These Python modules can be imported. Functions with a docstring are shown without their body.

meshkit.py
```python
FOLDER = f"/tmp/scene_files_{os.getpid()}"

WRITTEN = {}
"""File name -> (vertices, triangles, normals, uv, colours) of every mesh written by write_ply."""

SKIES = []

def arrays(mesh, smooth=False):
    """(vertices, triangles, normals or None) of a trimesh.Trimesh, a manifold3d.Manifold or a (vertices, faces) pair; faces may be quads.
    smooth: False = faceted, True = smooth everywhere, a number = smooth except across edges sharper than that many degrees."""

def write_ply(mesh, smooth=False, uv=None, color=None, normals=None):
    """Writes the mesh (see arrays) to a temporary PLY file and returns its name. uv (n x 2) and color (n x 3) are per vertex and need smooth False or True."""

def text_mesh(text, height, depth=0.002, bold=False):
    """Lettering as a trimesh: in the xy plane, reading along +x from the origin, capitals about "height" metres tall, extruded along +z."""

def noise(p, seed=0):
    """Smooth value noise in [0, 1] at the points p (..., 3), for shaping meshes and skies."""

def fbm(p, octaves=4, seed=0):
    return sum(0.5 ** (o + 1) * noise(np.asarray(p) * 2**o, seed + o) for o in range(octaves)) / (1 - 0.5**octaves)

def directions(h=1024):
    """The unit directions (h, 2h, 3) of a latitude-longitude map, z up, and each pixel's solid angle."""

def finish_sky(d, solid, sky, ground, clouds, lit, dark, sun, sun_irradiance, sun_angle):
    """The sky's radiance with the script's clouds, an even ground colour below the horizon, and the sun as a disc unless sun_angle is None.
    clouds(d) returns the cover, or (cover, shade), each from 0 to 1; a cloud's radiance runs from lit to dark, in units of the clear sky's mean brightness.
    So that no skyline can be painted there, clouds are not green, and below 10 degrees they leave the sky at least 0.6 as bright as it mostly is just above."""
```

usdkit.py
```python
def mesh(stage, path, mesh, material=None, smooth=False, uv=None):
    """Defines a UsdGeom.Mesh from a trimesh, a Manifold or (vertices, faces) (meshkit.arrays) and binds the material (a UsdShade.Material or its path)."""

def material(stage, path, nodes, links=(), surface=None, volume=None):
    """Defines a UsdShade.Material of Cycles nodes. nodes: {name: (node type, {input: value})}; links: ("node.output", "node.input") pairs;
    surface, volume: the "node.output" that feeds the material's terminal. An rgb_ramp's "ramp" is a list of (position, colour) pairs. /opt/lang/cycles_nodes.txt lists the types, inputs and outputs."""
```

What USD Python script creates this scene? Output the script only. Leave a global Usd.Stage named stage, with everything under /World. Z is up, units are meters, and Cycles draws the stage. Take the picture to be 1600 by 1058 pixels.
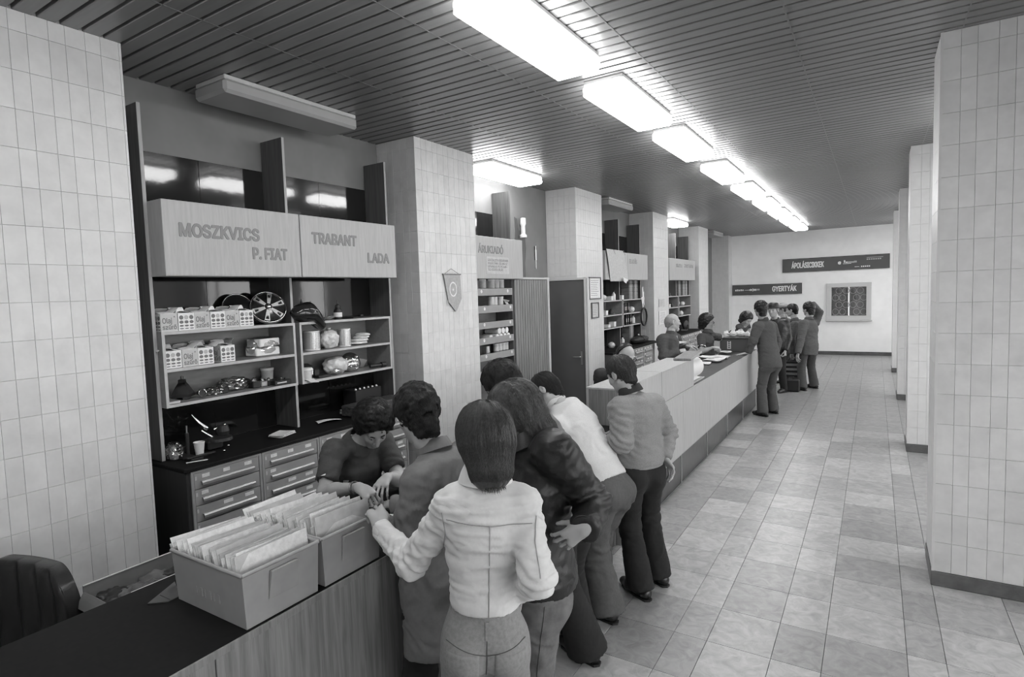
import math, random, sys
import numpy as np, trimesh
sys.path.insert(0, '/opt/lang')
import usdkit, meshkit
from pxr import Usd, UsdGeom, UsdLux, UsdShade, Gf, Sdf, Vt
stage = Usd.Stage.CreateInMemory()
UsdGeom.SetStageUpAxis(stage, UsdGeom.Tokens.z); UsdGeom.SetStageMetersPerUnit(stage, 1.0)
UsdGeom.Xform.Define(stage, '/World'); UsdGeom.Scope.Define(stage, '/World/Looks')
# ---------------------------------------------------------------- camera, sky, exposure
EXPOSURE = -0.2          # stops
SKY = 2.0               # overcast daylight behind the hall's right-hand windows
LAMP = 16.5              # emission of the lit fluorescent diffusers
cam = UsdGeom.Camera.Define(stage, '/World/camera')
cam.CreateHorizontalApertureAttr(36.0)
cam.CreateFocalLengthAttr(36.0 * 926.27 / 1600)
cam.CreateHorizontalApertureOffsetAttr((800 - 747.204) / 1600 * 36.0)
cam.CreateVerticalApertureOffsetAttr(-(529 - 526.721) / 1600 * 36.0)
cam.CreateExposureAttr(EXPOSURE)
cam.CreateClippingRangeAttr((0.05, 500.0))
RMAT = [[0.831313, 0.554665, -0.035563], [0.008812, -0.07713, -0.996982], [-0.555734, 0.828491, -0.069007]]
CAM = (0.0, 0.0, 2.05)
_m = Gf.Matrix4d(1.0)
for _i, _r in enumerate((RMAT[0], [-x for x in RMAT[1]], [-x for x in RMAT[2]])):
    _m.SetRow(_i, Gf.Vec4d(*_r, 0))
_m.SetRow(3, Gf.Vec4d(*CAM, 1))
cam.AddTransformOp().Set(_m)
dome = UsdLux.DomeLight.Define(stage, '/World/sky_light')
dome.CreateIntensityAttr(SKY); dome.CreateColorAttr(Gf.Vec3f(1, 1, 1))

# ---------------------------------------------------------------- helpers
_used = {}
def numbered(parent, name):
    k = (parent, name); n = _used.get(k, 0); _used[k] = n + 1
    return f'{parent}/{name}' if n == 0 else f'{parent}/{name}_{n:03d}'

def tag(path, label=None, cat=None, group=None, kind=None):
    p = stage.GetPrimAtPath(path)
    for k, v in (('label', label), ('category', cat), ('group', group), ('kind', kind)):
        if v: p.SetCustomDataByKey(k, v)
    return path

class Thing:
    """an Xform directly under /World whose children are its parts (given in world coordinates unless local=True)"""
    def __init__(self, name, label, cat, loc=(0, 0, 0), rz=0.0, group=None, kind=None, local=False):
        self.path = numbered('/World', name); self.loc = np.array(loc, float); self.rz = rz; self.local = local
        x = UsdGeom.Xform.Define(stage, self.path)
        x.AddTranslateOp().Set(Gf.Vec3d(*map(float, loc)))
        if rz: x.AddRotateZOp().Set(math.degrees(rz))
        tag(self.path, label, cat, group, kind)
    def part(self, name, mesh, mat, smooth=False, parent=None, label=None, kind=None):
        p = numbered(parent or self.path, name)
        v, f = vf(mesh)
        if not self.local:
            v = v - self.loc
            if self.rz:
                c, s = math.cos(-self.rz), math.sin(-self.rz)
                v = v @ np.array([[c, s, 0], [-s, c, 0], [0, 0, 1]])
        usdkit.mesh(stage, p, (v, f), mat, smooth)
        tag(p, label, None, None, kind)
        return p
    def holder(self, name, label=None):
        p = numbered(self.path, name); UsdGeom.Xform.Define(stage, p); tag(p, label); return p
    def copy(self, loc, rz=0.0, label=None, group=None):
        src = stage.GetPrimAtPath(self.path); was = src.GetCustomData()
        t = Thing.__new__(Thing); t.path = numbered('/World', self.path.rsplit('/', 1)[1]); t.loc = np.array(loc, float); t.rz = rz; t.local = True
        pr = stage.DefinePrim(t.path, 'Xform'); pr.GetReferences().AddInternalReference(self.path)
        x = UsdGeom.Xformable(pr); x.ClearXformOpOrder(); x = UsdGeom.XformCommonAPI(pr)
        x.SetTranslate(Gf.Vec3d(*map(float, loc))); x.SetRotate(Gf.Vec3f(0, 0, math.degrees(rz)))
        pr.SetInstanceable(True)
        tag(t.path, label or was['label'], was['category'], group or was.get('group'))
        return t

def vf(m):
    if isinstance(m, (list,)):
        vs, fs, o = [], [], 0
        for k in m:
            v, f = vf(k); vs.append(v); fs.append(f + o); o += len(v)
        return np.vstack(vs), np.vstack(fs)
    if isinstance(m, tuple):
        v, f = np.asarray(m[0], float), np.asarray(m[1], int)
        if f.shape[1] == 4: f = np.vstack([f[:, [0, 1, 2]], f[:, [0, 2, 3]]])
        return v, f
    return np.array(m.vertices, float), np.array(m.faces, int)

def solo(name, mesh, mat, label, cat, smooth=False, group=None, kind=None):
    p = numbered('/World', name); usdkit.mesh(stage, p, vf(mesh), mat, smooth); return tag(p, label, cat, group, kind)

def box(x0, x1, y0, y1, z0, z1, b=0.0):
    """axis-aligned box, edges chamfered by b"""
    X, Y, Z = sorted((x0, x1)), sorted((y0, y1)), sorted((z0, z1))
    if b <= 0:
        v = np.array([(x, y, z) for x in X for y in Y for z in Z], float)
        f = np.array([[0, 1, 3, 2], [4, 6, 7, 5], [0, 4, 5, 1], [2, 3, 7, 6], [0, 2, 6, 4], [1, 5, 7, 3]])
        return vf((v, f))
    b = min(b, .45 * (X[1] - X[0]), .45 * (Y[1] - Y[0]), .45 * (Z[1] - Z[0]))
    P = {}; v = []
    for i in (0, 1):
        for j in (0, 1):
            for k in (0, 1):
                for a in range(3):
                    q = [X[i], Y[j], Z[k]]; sg = (1 - 2 * i, 1 - 2 * j, 1 - 2 * k)
                    for c in range(3):
                        if c != a: q[c] += sg[c] * b
                    P[i, j, k, a] = len(v); v.append(q)
    f = []
    for a in range(3):
        for s in (0, 1):
            u, w = (a + 1) % 3, (a + 2) % 3
            idx = []
            for (p, q) in ((0, 0), (1, 0), (1, 1), (0, 1)):
                c = [0, 0, 0]; c[a], c[u], c[w] = s, p, q; idx.append(P[c[0], c[1], c[2], a])
            f.append(idx if s else idx[::-1])
    for a in range(3):
        u, w = (a + 1) % 3, (a + 2) % 3
        for p in (0, 1):
            for q in (0, 1):
                idx = []
                for (s, ax) in ((0, u), (1, u), (1, w), (0, w)):
                    c = [0, 0, 0]; c[a], c[u], c[w] = s, p, q; idx.append(P[c[0], c[1], c[2], ax])
                f.append(idx if (p ^ q) else idx[::-1])
    t = []
    for i in (0, 1):
        for j in (0, 1):
            for k in (0, 1):
                tr = [P[i, j, k, 0], P[i, j, k, 1], P[i, j, k, 2]]
                t.append(tr if (i + j + k) % 2 == 1 else tr[::-1])
    f = np.array(f); t = np.array(t)
    return np.array(v, float), np.vstack([f[:, [0, 1, 2]], f[:, [0, 2, 3]], t])

def moved(m, T):
    v, f = vf(m); T = np.asarray(T, float)
    if T.shape == (3,): return v + T, f
    v = v @ T[:3, :3].T + T[:3, 3]
    return v, (f if np.linalg.det(T[:3, :3]) > 0 else f[:, ::-1])
def rot(axis, deg, at=(0, 0, 0)):
    return trimesh.transformations.rotation_matrix(math.radians(deg), axis, at)
def frame(o, x, y, z):
    T = np.eye(4); T[:3, 0], T[:3, 1], T[:3, 2], T[:3, 3] = x, y, z, o; return T
def unit(a):
    a = np.asarray(a, float); return a / (np.linalg.norm(a) + 1e-12)

def tile(o, u, w, n, t, b):
    """a chamfered slab: o corner on the wall, u and w edge vectors, n outward unit normal, t thickness, b chamfer (18 triangles)"""
    o, u, w, n = (np.asarray(a, float) for a in (o, u, w, n)); uu, ww = unit(u) * b, unit(w) * b
    c = [o, o + u, o + u + w, o + w]; s = [uu + ww, -uu + ww, -uu - ww, uu - ww]
    v = np.array(c + [p + n * (t - b) for p in c] + [p + n * t + q for p, q in zip(c, s)])
    f = []
    for i in range(4):
        j = (i + 1) % 4; f += [[i, j, 4 + j, 4 + i], [4 + i, 4 + j, 8 + j, 8 + i]]
    f.append([8, 9, 10, 11]); f = np.array(f)
    if np.dot(np.cross(u, w), n) < 0: f = f[:, ::-1]
    return vf((v, f))

def tube(pts, r, sides=8, caps=True):
    p = np.asarray(pts, float); r = np.broadcast_to(np.asarray(r, float), (len(p),))
    t = np.gradient(p, axis=0); t /= np.linalg.norm(t, axis=1, keepdims=True) + 1e-12
    a = np.cross(t[0], [0, 0, 1.0] if abs(t[0][2]) < .9 else [1.0, 0, 0]); rings = []
    ang = np.arange(sides) * 2 * np.pi / sides
    for i in range(len(p)):
        a = a - t[i] * np.dot(a, t[i]); a /= np.linalg.norm(a) + 1e-12; b = np.cross(t[i], a)
        rings.append(p[i] + r[i] * (np.cos(ang)[:, None] * a + np.sin(ang)[:, None] * b))
    v = np.vstack(rings); f = []
    for i in range(len(p) - 1):
        for k in range(sides):
            l = (k + 1) % sides; f += [[i * sides + k, i * sides + l, (i + 1) * sides + l, (i + 1) * sides + k]]
    f = vf((v, np.array(f)))[1]
    if caps:
        n = len(v); v = np.vstack([v, p[0], p[-1]]); e = (len(p) - 1) * sides
        f = np.vstack([f, [[n, (k + 1) % sides, k] for k in range(sides)], [[n + 1, e + k, e + (k + 1) % sides] for k in range(sides)]])
    return v, f
def cyl(a, b, r, sides=20): return tube([a, b], r, sides)
def lathe(profile, at=(0, 0, 0), sides=24, axis=None):
    """(radius, height) pairs turned around z (or around axis) at a point"""
    pr = np.asarray(profile, float); ang = np.arange(sides) * 2 * np.pi / sides
    v = np.vstack([np.c_[r * np.cos(ang), r * np.sin(ang), np.full(sides, h)] for r, h in pr]); f = []
    for i in range(len(pr) - 1):
        for k in range(sides):
            l = (k + 1) % sides; f.append([i * sides + k, i * sides + l, (i + 1) * sides + l, (i + 1) * sides + k])
    if axis is not None:
        z = unit(axis); x = unit(np.cross([0, 0, 1.0] if abs(z[2]) < .9 else [1.0, 0, 0], z)); v = v @ np.array([x, np.cross(z, x), z])
    return vf((v + np.asarray(at, float), np.array(f)))
def ball(c, r, sub=2):
    m = trimesh.creation.icosphere(sub, 1.0); return np.array(m.vertices) * np.broadcast_to(r, (3,)) + np.asarray(c, float), np.array(m.faces)
def lettering(text, height, o, right, up, depth=.003, bold=False, width=None, stretch=1.0, heavy=0.0):
    """raised letters whose baseline starts at o, reading along right"""
    m = meshkit.text_mesh(text, height, depth, bold); v = np.array(m.vertices)
    if width: stretch = width / (v[:, 0].max() - v[:, 0].min())
    v[:, 0] *= stretch
    r, u = unit(right), unit(up); f = np.array(m.faces); n = len(v)
    if heavy: v = np.vstack([v + (heavy * dx, heavy * dy, .0002 * k) for k, (dx, dy) in enumerate(((0, 0), (1, .3), (-1, -.3), (.3, -.8), (-.3, .8)))]); f = np.vstack([f + n * k for k in range(5)])
    return v @ np.array([r, u, np.cross(r, u)]) + np.asarray(o, float), f
def sheet(c, u, w, t=.0012, curl=0.0, seed=0, n=6):
    """a sheet of paper centred at c with half edges u, w, slightly curled"""
    c, u, w = (np.asarray(a, float) for a in (c, u, w)); nn = unit(np.cross(u, w)); rs = np.random.RandomState(seed); g = np.linspace(-1, 1, n)
    a, b = np.meshgrid(g, g, indexing='ij'); k = rs.uniform(-1, 1, 3)
    h = curl * (k[0] * a * a + k[1] * b * b + k[2] * a * b + 1)
    top = c + a[..., None] * u + b[..., None] * w + h[..., None] * nn; bot = top - nn * t
    v = np.vstack([top.reshape(-1, 3), bot.reshape(-1, 3)]); f = []; N = n * n
    for i in range(n - 1):
        for j in range(n - 1):
            q = [i * n + j, (i + 1) * n + j, (i + 1) * n + j + 1, i * n + j + 1]; f += [q, [x + N for x in q[::-1]]]
    ed = [i * n for i in range(n)] + [(n - 1) * n + j for j in range(1, n)] + [i * n + n - 1 for i in range(n - 2, -1, -1)] + list(range(n - 2, 0, -1))
    for i, e in enumerate(ed):
        e2 = ed[(i + 1) % len(ed)]; f.append([e, e + N, e2 + N, e2])
    return vf((v, np.array(f)))

# ---------------------------------------------------------------- materials (a black-and-white photograph: all tones are greys)
def g(v): return (v, v * .995, v * .985) if False else (v, v, v)
def M(name, col, rough=.5, var=0.0, scale=6.0, stretch=(1, 1, 1), bump=0.0, bscale=60.0, bstretch=None, metal=0.0, spec=.5, coat=0.0, rnd=0.0, isl=0.0, detail=4.0, dist=0.0, trans=0.0, emit=0.0, sheen=0.0, stains=0.0):
    n = {'p': ('principled_bsdf', {'roughness': rough, 'metallic': metal, 'specular_ior_level': spec, 'coat_weight': coat, 'base_color': g(col), 'sheen_weight': sheen})}
    if trans: n['p'][1]['transmission_weight'] = trans
    if emit: n['p'][1].update({'emission_color': (1, 1, 1), 'emission_strength': emit})
    l = []
    last = None
    if var or bump or stains:
        n['geo'] = ('geometry', {})
    if var:
        n['map'] = ('mapping', {'scale': stretch}); n['noi'] = ('noise_texture', {'scale': scale, 'detail': detail, 'roughness': .6, 'distortion': dist})
        n['ramp'] = ('rgb_ramp', {'ramp': [(.28, g(col * (1 - var))), (.72, g(min(1, col * (1 + var))))]})
        l += [('geo.position', 'map.vector'), ('map.vector', 'noi.vector'), ('noi.fac', 'ramp.fac')]; last = 'ramp.color'
    if stains:
        n['sn'] = ('noise_texture', {'scale': 1.7, 'detail': 6.0, 'roughness': .65}); n['sr'] = ('rgb_ramp', {'ramp': [(.0, (1, 1, 1)), (.56, (1, 1, 1)), (.78, g(1 - stains))]})
        n['sm'] = ('mix', {'mix_type': 'multiply', 'fac': 1.0, 'color1': g(col)})
        l += [('geo.position', 'sn.vector'), ('sn.fac', 'sr.fac'), ('sr.color', 'sm.color2')]
        if last: l.append((last, 'sm.color1'))
        last = 'sm.color'
    if rnd or isl:
        n['oi'] = ('geometry', {}) if isl else ('object_info', {}); rnd = rnd or isl; ro = 'oi.random_per_island' if isl else 'oi.random'; n['rr'] = ('rgb_ramp', {'ramp': [(0, g(1 - rnd)), (1, g(1.0))]}); n['rm'] = ('mix', {'mix_type': 'multiply', 'fac': 1.0, 'color1': g(col)})
        l += [(ro, 'rr.fac'), ('rr.color', 'rm.color2')]
        if last: l.append((last, 'rm.color1'))
        last = 'rm.color'
    if last: l.append((last, 'p.base_color'))
    if bump:
        n['bm'] = ('mapping', {'scale': bstretch or stretch}); n['bn'] = ('noise_texture', {'scale': bscale, 'detail': 3.0}); n['bu'] = ('bump', {'strength': bump, 'distance': .004})
        l += [('geo.position', 'bm.vector'), ('bm.vector', 'bn.vector'), ('bn.fac', 'bu.height'), ('bu.normal', 'p.normal')]
    return usdkit.material(stage, '/World/Looks/' + name, n, l, surface='p.BSDF')

MAT = dict(
    wall_tile=M('wall_tile', .70, .38, var=.07, scale=9, rnd=.09, stains=.16),
    wall_tile_far=M('wall_tile_far', .70, .38, var=.05, scale=9, isl=.07),
    grout=M('grout', .62, .9, var=.12, scale=20),
    plaster=M('plaster', .90, .85, var=.04, scale=3, stains=.05),
    bay_wall=M('bay_wall', .23, .8, var=.08, scale=4),
    floor_tile=M('floor_tile', .45, .33, var=.24, scale=11, rnd=.36, detail=8, dist=1.2, stains=.12),
    floor_far=M('floor_far', .46, .33, var=.22, scale=11, isl=.32, detail=8, dist=1.0, stains=.12),
    floor_joint=M('floor_joint', .22, .8),
    slat=M('slat', .26, .33, var=.08, scale=5, stretch=(.5, 6, 1), rnd=.10, metal=.25),
    slat_far=M('slat_far', .25, .33, var=.08, scale=5, stretch=(.5, 6, 1), isl=.10, metal=.25),
    ceiling_void=M('ceiling_void', .03, .9),
    skirting=M('skirting', .12, .45, var=.25, scale=12, rnd=.2),
    lamp_on=M('lamp_on', .8, .5, emit=LAMP),
    lamp_off=M('lamp_off', .40, .35, var=.04),
    lamp_body=M('lamp_body', .55, .4),
    wood_light=M('wood_light', .45, .5, var=.10, scale=9, stretch=(6, 6, .5), bump=.08, bscale=90, bstretch=(3, 3, .15)),
    wood_mid=M('wood_mid', .22, .5, var=.34, scale=9, stretch=(5, 6, .3), detail=6, dist=.5, bump=.08, bscale=90, bstretch=(3, 3, .1)),
    wood_dark=M('wood_dark', .035, .35, var=.3, scale=8, stretch=(5, 5, .3)),
    wood_panel=M('wood_panel', .10, .4, var=.3, scale=8, stretch=(5, 5, .25)),
    wood_edge=M('wood_edge', .42, .5, var=.12, scale=10, stretch=(5, 5, .4)),
    shelf=M('shelf', .24, .45, var=.12, scale=8, stretch=(4, 1, 4)),
    shelf_edge=M('shelf_edge', .50, .5, var=.1, scale=10),
    gloss_black=M('gloss_black', .012, .07, var=.3, scale=3, bump=.12, bscale=7, coat=.3),
    counter_top=M('counter_top', .010, .65, var=.2, scale=40, bump=.05, bscale=300, spec=.16),
    counter_top_far=M('counter_top_far', .075, .35, var=.1, scale=20),
    plinth=M('plinth', .07, .25, var=.15, scale=12),
    strip=M('strip', .62, .35, metal=.6),
    sign_letter=M('sign_letter', .25, .5),
    sign_letter_pale=M('sign_letter_pale', .33, .5),
    drawer=M('drawer', .33, .4, var=.06, scale=10),
    drawer_body=M('drawer_body', .15, .45),
    handle=M('handle', .33, .3, var=.05, metal=.3),
    paper=M('paper', .76, .7, var=.14, scale=45),
    paper_grey=M('paper_grey', .55, .7, var=.12, scale=25),
    paper_line=M('paper_line', .40, .8),
    ink=M('ink', .03, .6),
    black=M('black', .02, .45),
    black_gloss=M('black_gloss', .02, .15, coat=.4),
    rubber=M('rubber', .025, .6),
    chrome=M('chrome', .75, .12, metal=1.0),
    steel=M('steel', .45, .3, metal=.9),
    bright_metal=M('bright_metal', .85, .38, metal=.8),
    white=M('white', .82, .4),
    card_dot=M('card_dot', .18, .6),
    card_dot_pale=M('card_dot_pale', .48, .6),
    carton=M('carton', .80, .55, var=.03, scale=20),
    carton_grey=M('carton_grey', .53, .55, var=.04, scale=20),
    cardboard=M('cardboard', .20, .75, var=.08, scale=12),
    tray=M('tray', .33, .5, var=.07, scale=14, bump=.05, bscale=40),
    door_leaf=M('door_leaf', .11, .4, var=.06, scale=6),
    door_frame=M('door_frame', .58, .45),
    leather=M('leather_seat', .022, .36, var=.2, scale=20, bump=.2, bscale=90),
    film=M('film', .62, .12, var=.2, scale=30, bump=.5, bscale=45, spec=.8),
    sign_board=M('sign_board', .085, .5, var=.06, scale=5),
    sign_paint=M('sign_paint', .72, .5),
    lit_room=M('lit_room', .8, .8, emit=1.1),
    pennant=M('pennant', .42, .75, var=.12, scale=30),
    curtain=M('curtain', .19, .8, var=.25, scale=30),
    curtain_ring=M('curtain_ring', .42, .8),
    can=M('can', .6, .3, var=.1, scale=40),
    ground=M('outside_ground', .35, .9),
)
_gl = usdkit.material(stage, '/World/Looks/glass', {'t': ('transparent_bsdf', {'color': (.95, .95, .95)}), 'g': ('glossy_bsdf', {'color': (1, 1, 1), 'roughness': .02}), 'f': ('layer_weight', {'blend': .5}), 'q': ('math', {'math_type': 'power', 'value2': 4.0}), 'w': ('math', {'math_type': 'multiply_add', 'value2': .8, 'value3': .05}), 'm': ('mix_closure', {})},
                      [('f.facing', 'q.value1'), ('q.value', 'w.value1'), ('w.value', 'm.fac'), ('t.BSDF', 'm.closure1'), ('g.BSDF', 'm.closure2')], surface='m.closure')
MAT['glass'] = _gl
_bg = usdkit.material(stage, '/World/Looks/clear_bag', {'t': ('transparent_bsdf', {'color': (.80, .80, .80)}), 'g': ('glossy_bsdf', {'color': (1, 1, 1), 'roughness': .12}), 'm': ('mix_closure', {'fac': .28})},
                      [('t.BSDF', 'm.closure1'), ('g.BSDF', 'm.closure2')], surface='m.closure')
MAT['bag'] = _bg
# ---------------------------------------------------------------- the room
ZC = 3.606; XB = -4.19; XL = -3.70; YF = 19.8; YN = -3.2; XR = 2.9
def structure(name, cat=None, label=None):
    t = Thing.__new__(Thing); t.path = numbered('/World', name); t.loc = np.zeros(3); t.rz = 0; t.local = True
    UsdGeom.Xform.Define(stage, t.path); tag(t.path, label, cat, None, 'structure'); return t

fl = structure('floor', 'floor', 'worn floor of pale marble-like rectangular tiles down the whole hall')
fl.part('subfloor', box(XB, XR + .1, YN, YF + .1, -.2, -.008), MAT['floor_joint'])
cols = [XB, -3.75, -3.41, -3.22, -2.89, -2.65, -2.27, -2.02, -1.68, -1.33, -.984, -.798, -.461, -.22, .163, .335, .69, .88, 1.22, 1.46, 1.84, 2.01, 2.37, 2.56, XR + .1]
rest = []
for i in range(len(cols) - 1):
    for k in range(-16, 42):
        y0 = 3.05 + .4133 * k
        if y0 > YF + .1: continue
        near = (-1.75 < cols[i] < .3 and 2.2 < y0 < 9.4) or (.3 < cols[i] < 1.2 and 2.6 < y0 < 5.0)
        j = .0012
        t = tile((cols[i] + j, y0 + j, -.008), (cols[i + 1] - cols[i] - 2 * j, 0, 0), (0, .4133 - 2 * j, 0), (0, 0, 1), .008, .0012)
        if near: fl.part('floor_tile', t, MAT['floor_tile'])
        else: rest.append(t)
fl.part('floor_tiling', rest, MAT['floor_far'], kind='stuff')

ce = structure('ceiling', 'ceiling', 'suspended ceiling of narrow grey metal slats')
ce.part('ceiling_void', box(XB, XR + .1, YN, YF + .1, ZC + .03, ZC + .3), MAT['ceiling_void'])
seams = [XB, -3.07, -2.19, -1.312, -.44, .44, 1.31, 2.19, XR + .1]; rest = []; P = .11
def slat(x0, x1, y):
    w = P - .016
    pr = [(0, .03), (.002, .004), (.006, 0), (w - .006, 0), (w - .002, .004), (w, .03)]
    v = np.array([(x, y + a, ZC + z) for x in (x0 + .002, x1 - .002) for a, z in pr]); n = len(pr)
    f = [[i, i + 1, n + i + 1, n + i] for i in range(n - 1)] + [[0, 1, 4, 5], [1, 2, 3, 4], [n, n + 5, n + 4, n + 1], [n + 1, n + 4, n + 3, n + 2]]
    f = np.array(f)[:, ::-1]
    return vf((v, f))
for k in range(int((YF - YN) / P) + 1):
    y = 1.313 + P * (k - int((1.313 - YN) / P))
    for i in range(len(seams) - 1):
        s = slat(seams[i], seams[i + 1], y + .008)
        near = 1.2 < y < 6.6 and seams[i] < .3
        if near: ce.part('ceiling_slat', s, MAT['slat'])
        else: rest.append(s)
ce.part('ceiling_slatwork', rest, MAT['slat_far'], kind='stuff')
ce.part('seam_trim', [box(x - .004, x + .004, YN, YF, ZC - .0012, ZC + .002) for x in seams[1:-1]], MAT['slat_far'])

wl = structure('wall_left', 'wall', 'grey painted back wall behind the shelving bays')
wl.part('wall_panel', box(XB - .2, XB, YN, YF + .2, 0, ZC + .3), MAT['bay_wall'])
wb = structure('wall_back', 'wall', 'white plastered end wall of the hall')
W1 = (-1.04, -.20, 1.12, 1.93)       # window opening in the end wall
wb.part('wall_panel', [box(XB - .2, W1[0], YF, YF + .25, 0, ZC + .3), box(W1[1], XR + .3, YF, YF + .25, 0, ZC + .3), box(W1[0], W1[1], YF, YF + .25, 0, W1[2]), box(W1[0], W1[1], YF, YF + .25, W1[3], ZC + .3), box(W1[0], W1[1], YF + .2, YF + .25, W1[2], W1[3])], MAT['plaster'])
wf = structure('wall_front', 'wall', 'plain plastered wall at the entrance end'); wf.part('wall_panel', box(XB - .2, XR + .3, YN - .2, YN, 0, ZC + .3), MAT['plaster'])
bb = structure('baseboard_back', 'baseboard', 'dark skirting at the foot of the end wall'); bb.part('skirting_board', box(-1.66, XR, YF - .015, YF, 0, .10, .003), MAT['skirting'])

# right-hand side: the window aisle beyond the pillars
wr = structure('wall_right', 'wall', 'plastered window wall of the side aisle')
wins = []; y = YN + .25; pieces = [box(XR, XR + .25, YN - .2, YF + .25, 0, .85), box(XR, XR + .25, YN - .2, YF + .25, 3.15, ZC + .3)]
prev = YN - .2
for i in range(-2, 5):
    a, b = 4.88 + 3.78 * (i - 1) + .72, 4.88 + 3.78 * i + .28
    a = max(a, YN + .3); b = min(b, YF - .3)
    if b - a < .6: continue
    pieces.append(box(XR, XR + .25, prev, a, .85, 3.15)); prev = b; wins.append((a, b))
pieces.append(box(XR, XR + .25, prev, YF + .25, .85, 3.15)); wr.part('wall_panel', pieces, MAT['plaster'])
for n, (a, b) in enumerate(wins):
    w = structure(f'window_{n + 2}', 'window', 'tall steel-framed shop window of the side aisle')
    m = (a + b) / 2
    w.part('window_frame', [box(XR + .08, XR + .14, a, b, .85, .91), box(XR + .08, XR + .14, a, b, 3.09, 3.15), box(XR + .08, XR + .14, a, a + .06, .91, 3.09), box(XR + .08, XR + .14, b - .06, b, .91, 3.09), box(XR + .08, XR + .14, m - .03, m + .03, .91, 3.09)], MAT['door_frame'])
    for (c, d) in ((a + .06, m - .03), (m + .03, b - .06)): w.part('pane', box(XR + .108, XR + .112, c, d, .91, 3.09), MAT['glass'])
gr = structure('ground', 'ground', 'pavement outside the windows'); gr.part('paving', box(XR + .25, 60, -40, 60, -.25, -.15), MAT['ground'])

# pillars with narrow upright tiles, alternately wide and narrow
WID = (.1, .08)
def tiles_on(o, d, L, n, first=0, top=ZC, z0=.10, flip=False):
    """columns of tiles along the unit direction d from o over length L"""
    out = []; s = 0.0; k = first; o = np.asarray(o, float); d = np.asarray(d, float)
    while s < L - .012:
        w = min(WID[k % 2], L - s); z = z0
        while z < top - .02:
            h = min(.2, top - z)
            out.append(tile(o + d * (s + .0006) + np.array([0, 0, z + .0006]), d * (w - .0012), np.array([0, 0, h - .0012]), n, .007, .0012)); z += .2
        s += w; k += 1
    return out
def pillar(label, x0, x1, y0, y1, faces, fine):
    p = Thing('pillar', label, 'pillar', (x0, y0, 0), kind='structure')
    e = .007
    p.part('core', box(x0 + e, x1 - e, y0 + e, y1 - e, 0, ZC + .05), MAT['grout'])
    for fname, (o, d, L, n, k) in faces.items():
        ts = tiles_on(o, d, L, n, k)
        if fname in fine:
            for t in ts: p.part('wall_tile', t, MAT['wall_tile'])
        else: p.part('wall_tiling', ts, MAT['wall_tile_far'], kind='stuff')
    sk = [box(x0 - .006, x1 + .006, y0 - .006, y1 + .006, 0, .098, .004)]
    p.part('skirting', sk, MAT['skirting'])
    return p
def left_pillar(y0, y1, label, fine=()):
    e = .007
    f = {'hall': ((XL - e, y0, 0), (0, 1, 0), y1 - y0, (1, 0, 0), 0), 'near': ((XL, y0 + e, 0), (-1, 0, 0), XL - XB, (0, -1, 0), 0), 'far': ((XL, y1 - e, 0), (-1, 0, 0), XL - XB, (0, 1, 0), 0)}
    return pillar(label, XB, XL, y0, y1, f, fine)
left_pillar(.84, 1.855, 'pale tiled wall pillar at the left edge beside the black leather seat', ('hall',))
left_pillar(4.525, 5.54, 'pale tiled pillar with a small hanging pennant', ('hall', 'near'))
left_pillar(8.22, 9.24, 'tiled pillar carrying two framed notices next to the dark door', ())
left_pillar(11.92, 12.95, 'tiled pillar behind the bald clerk, with two paper notices stuck on it', ())
left_pillar(15.62, 16.62, 'slim-looking bare tiled pillar behind the clerk with glasses', ())
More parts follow.
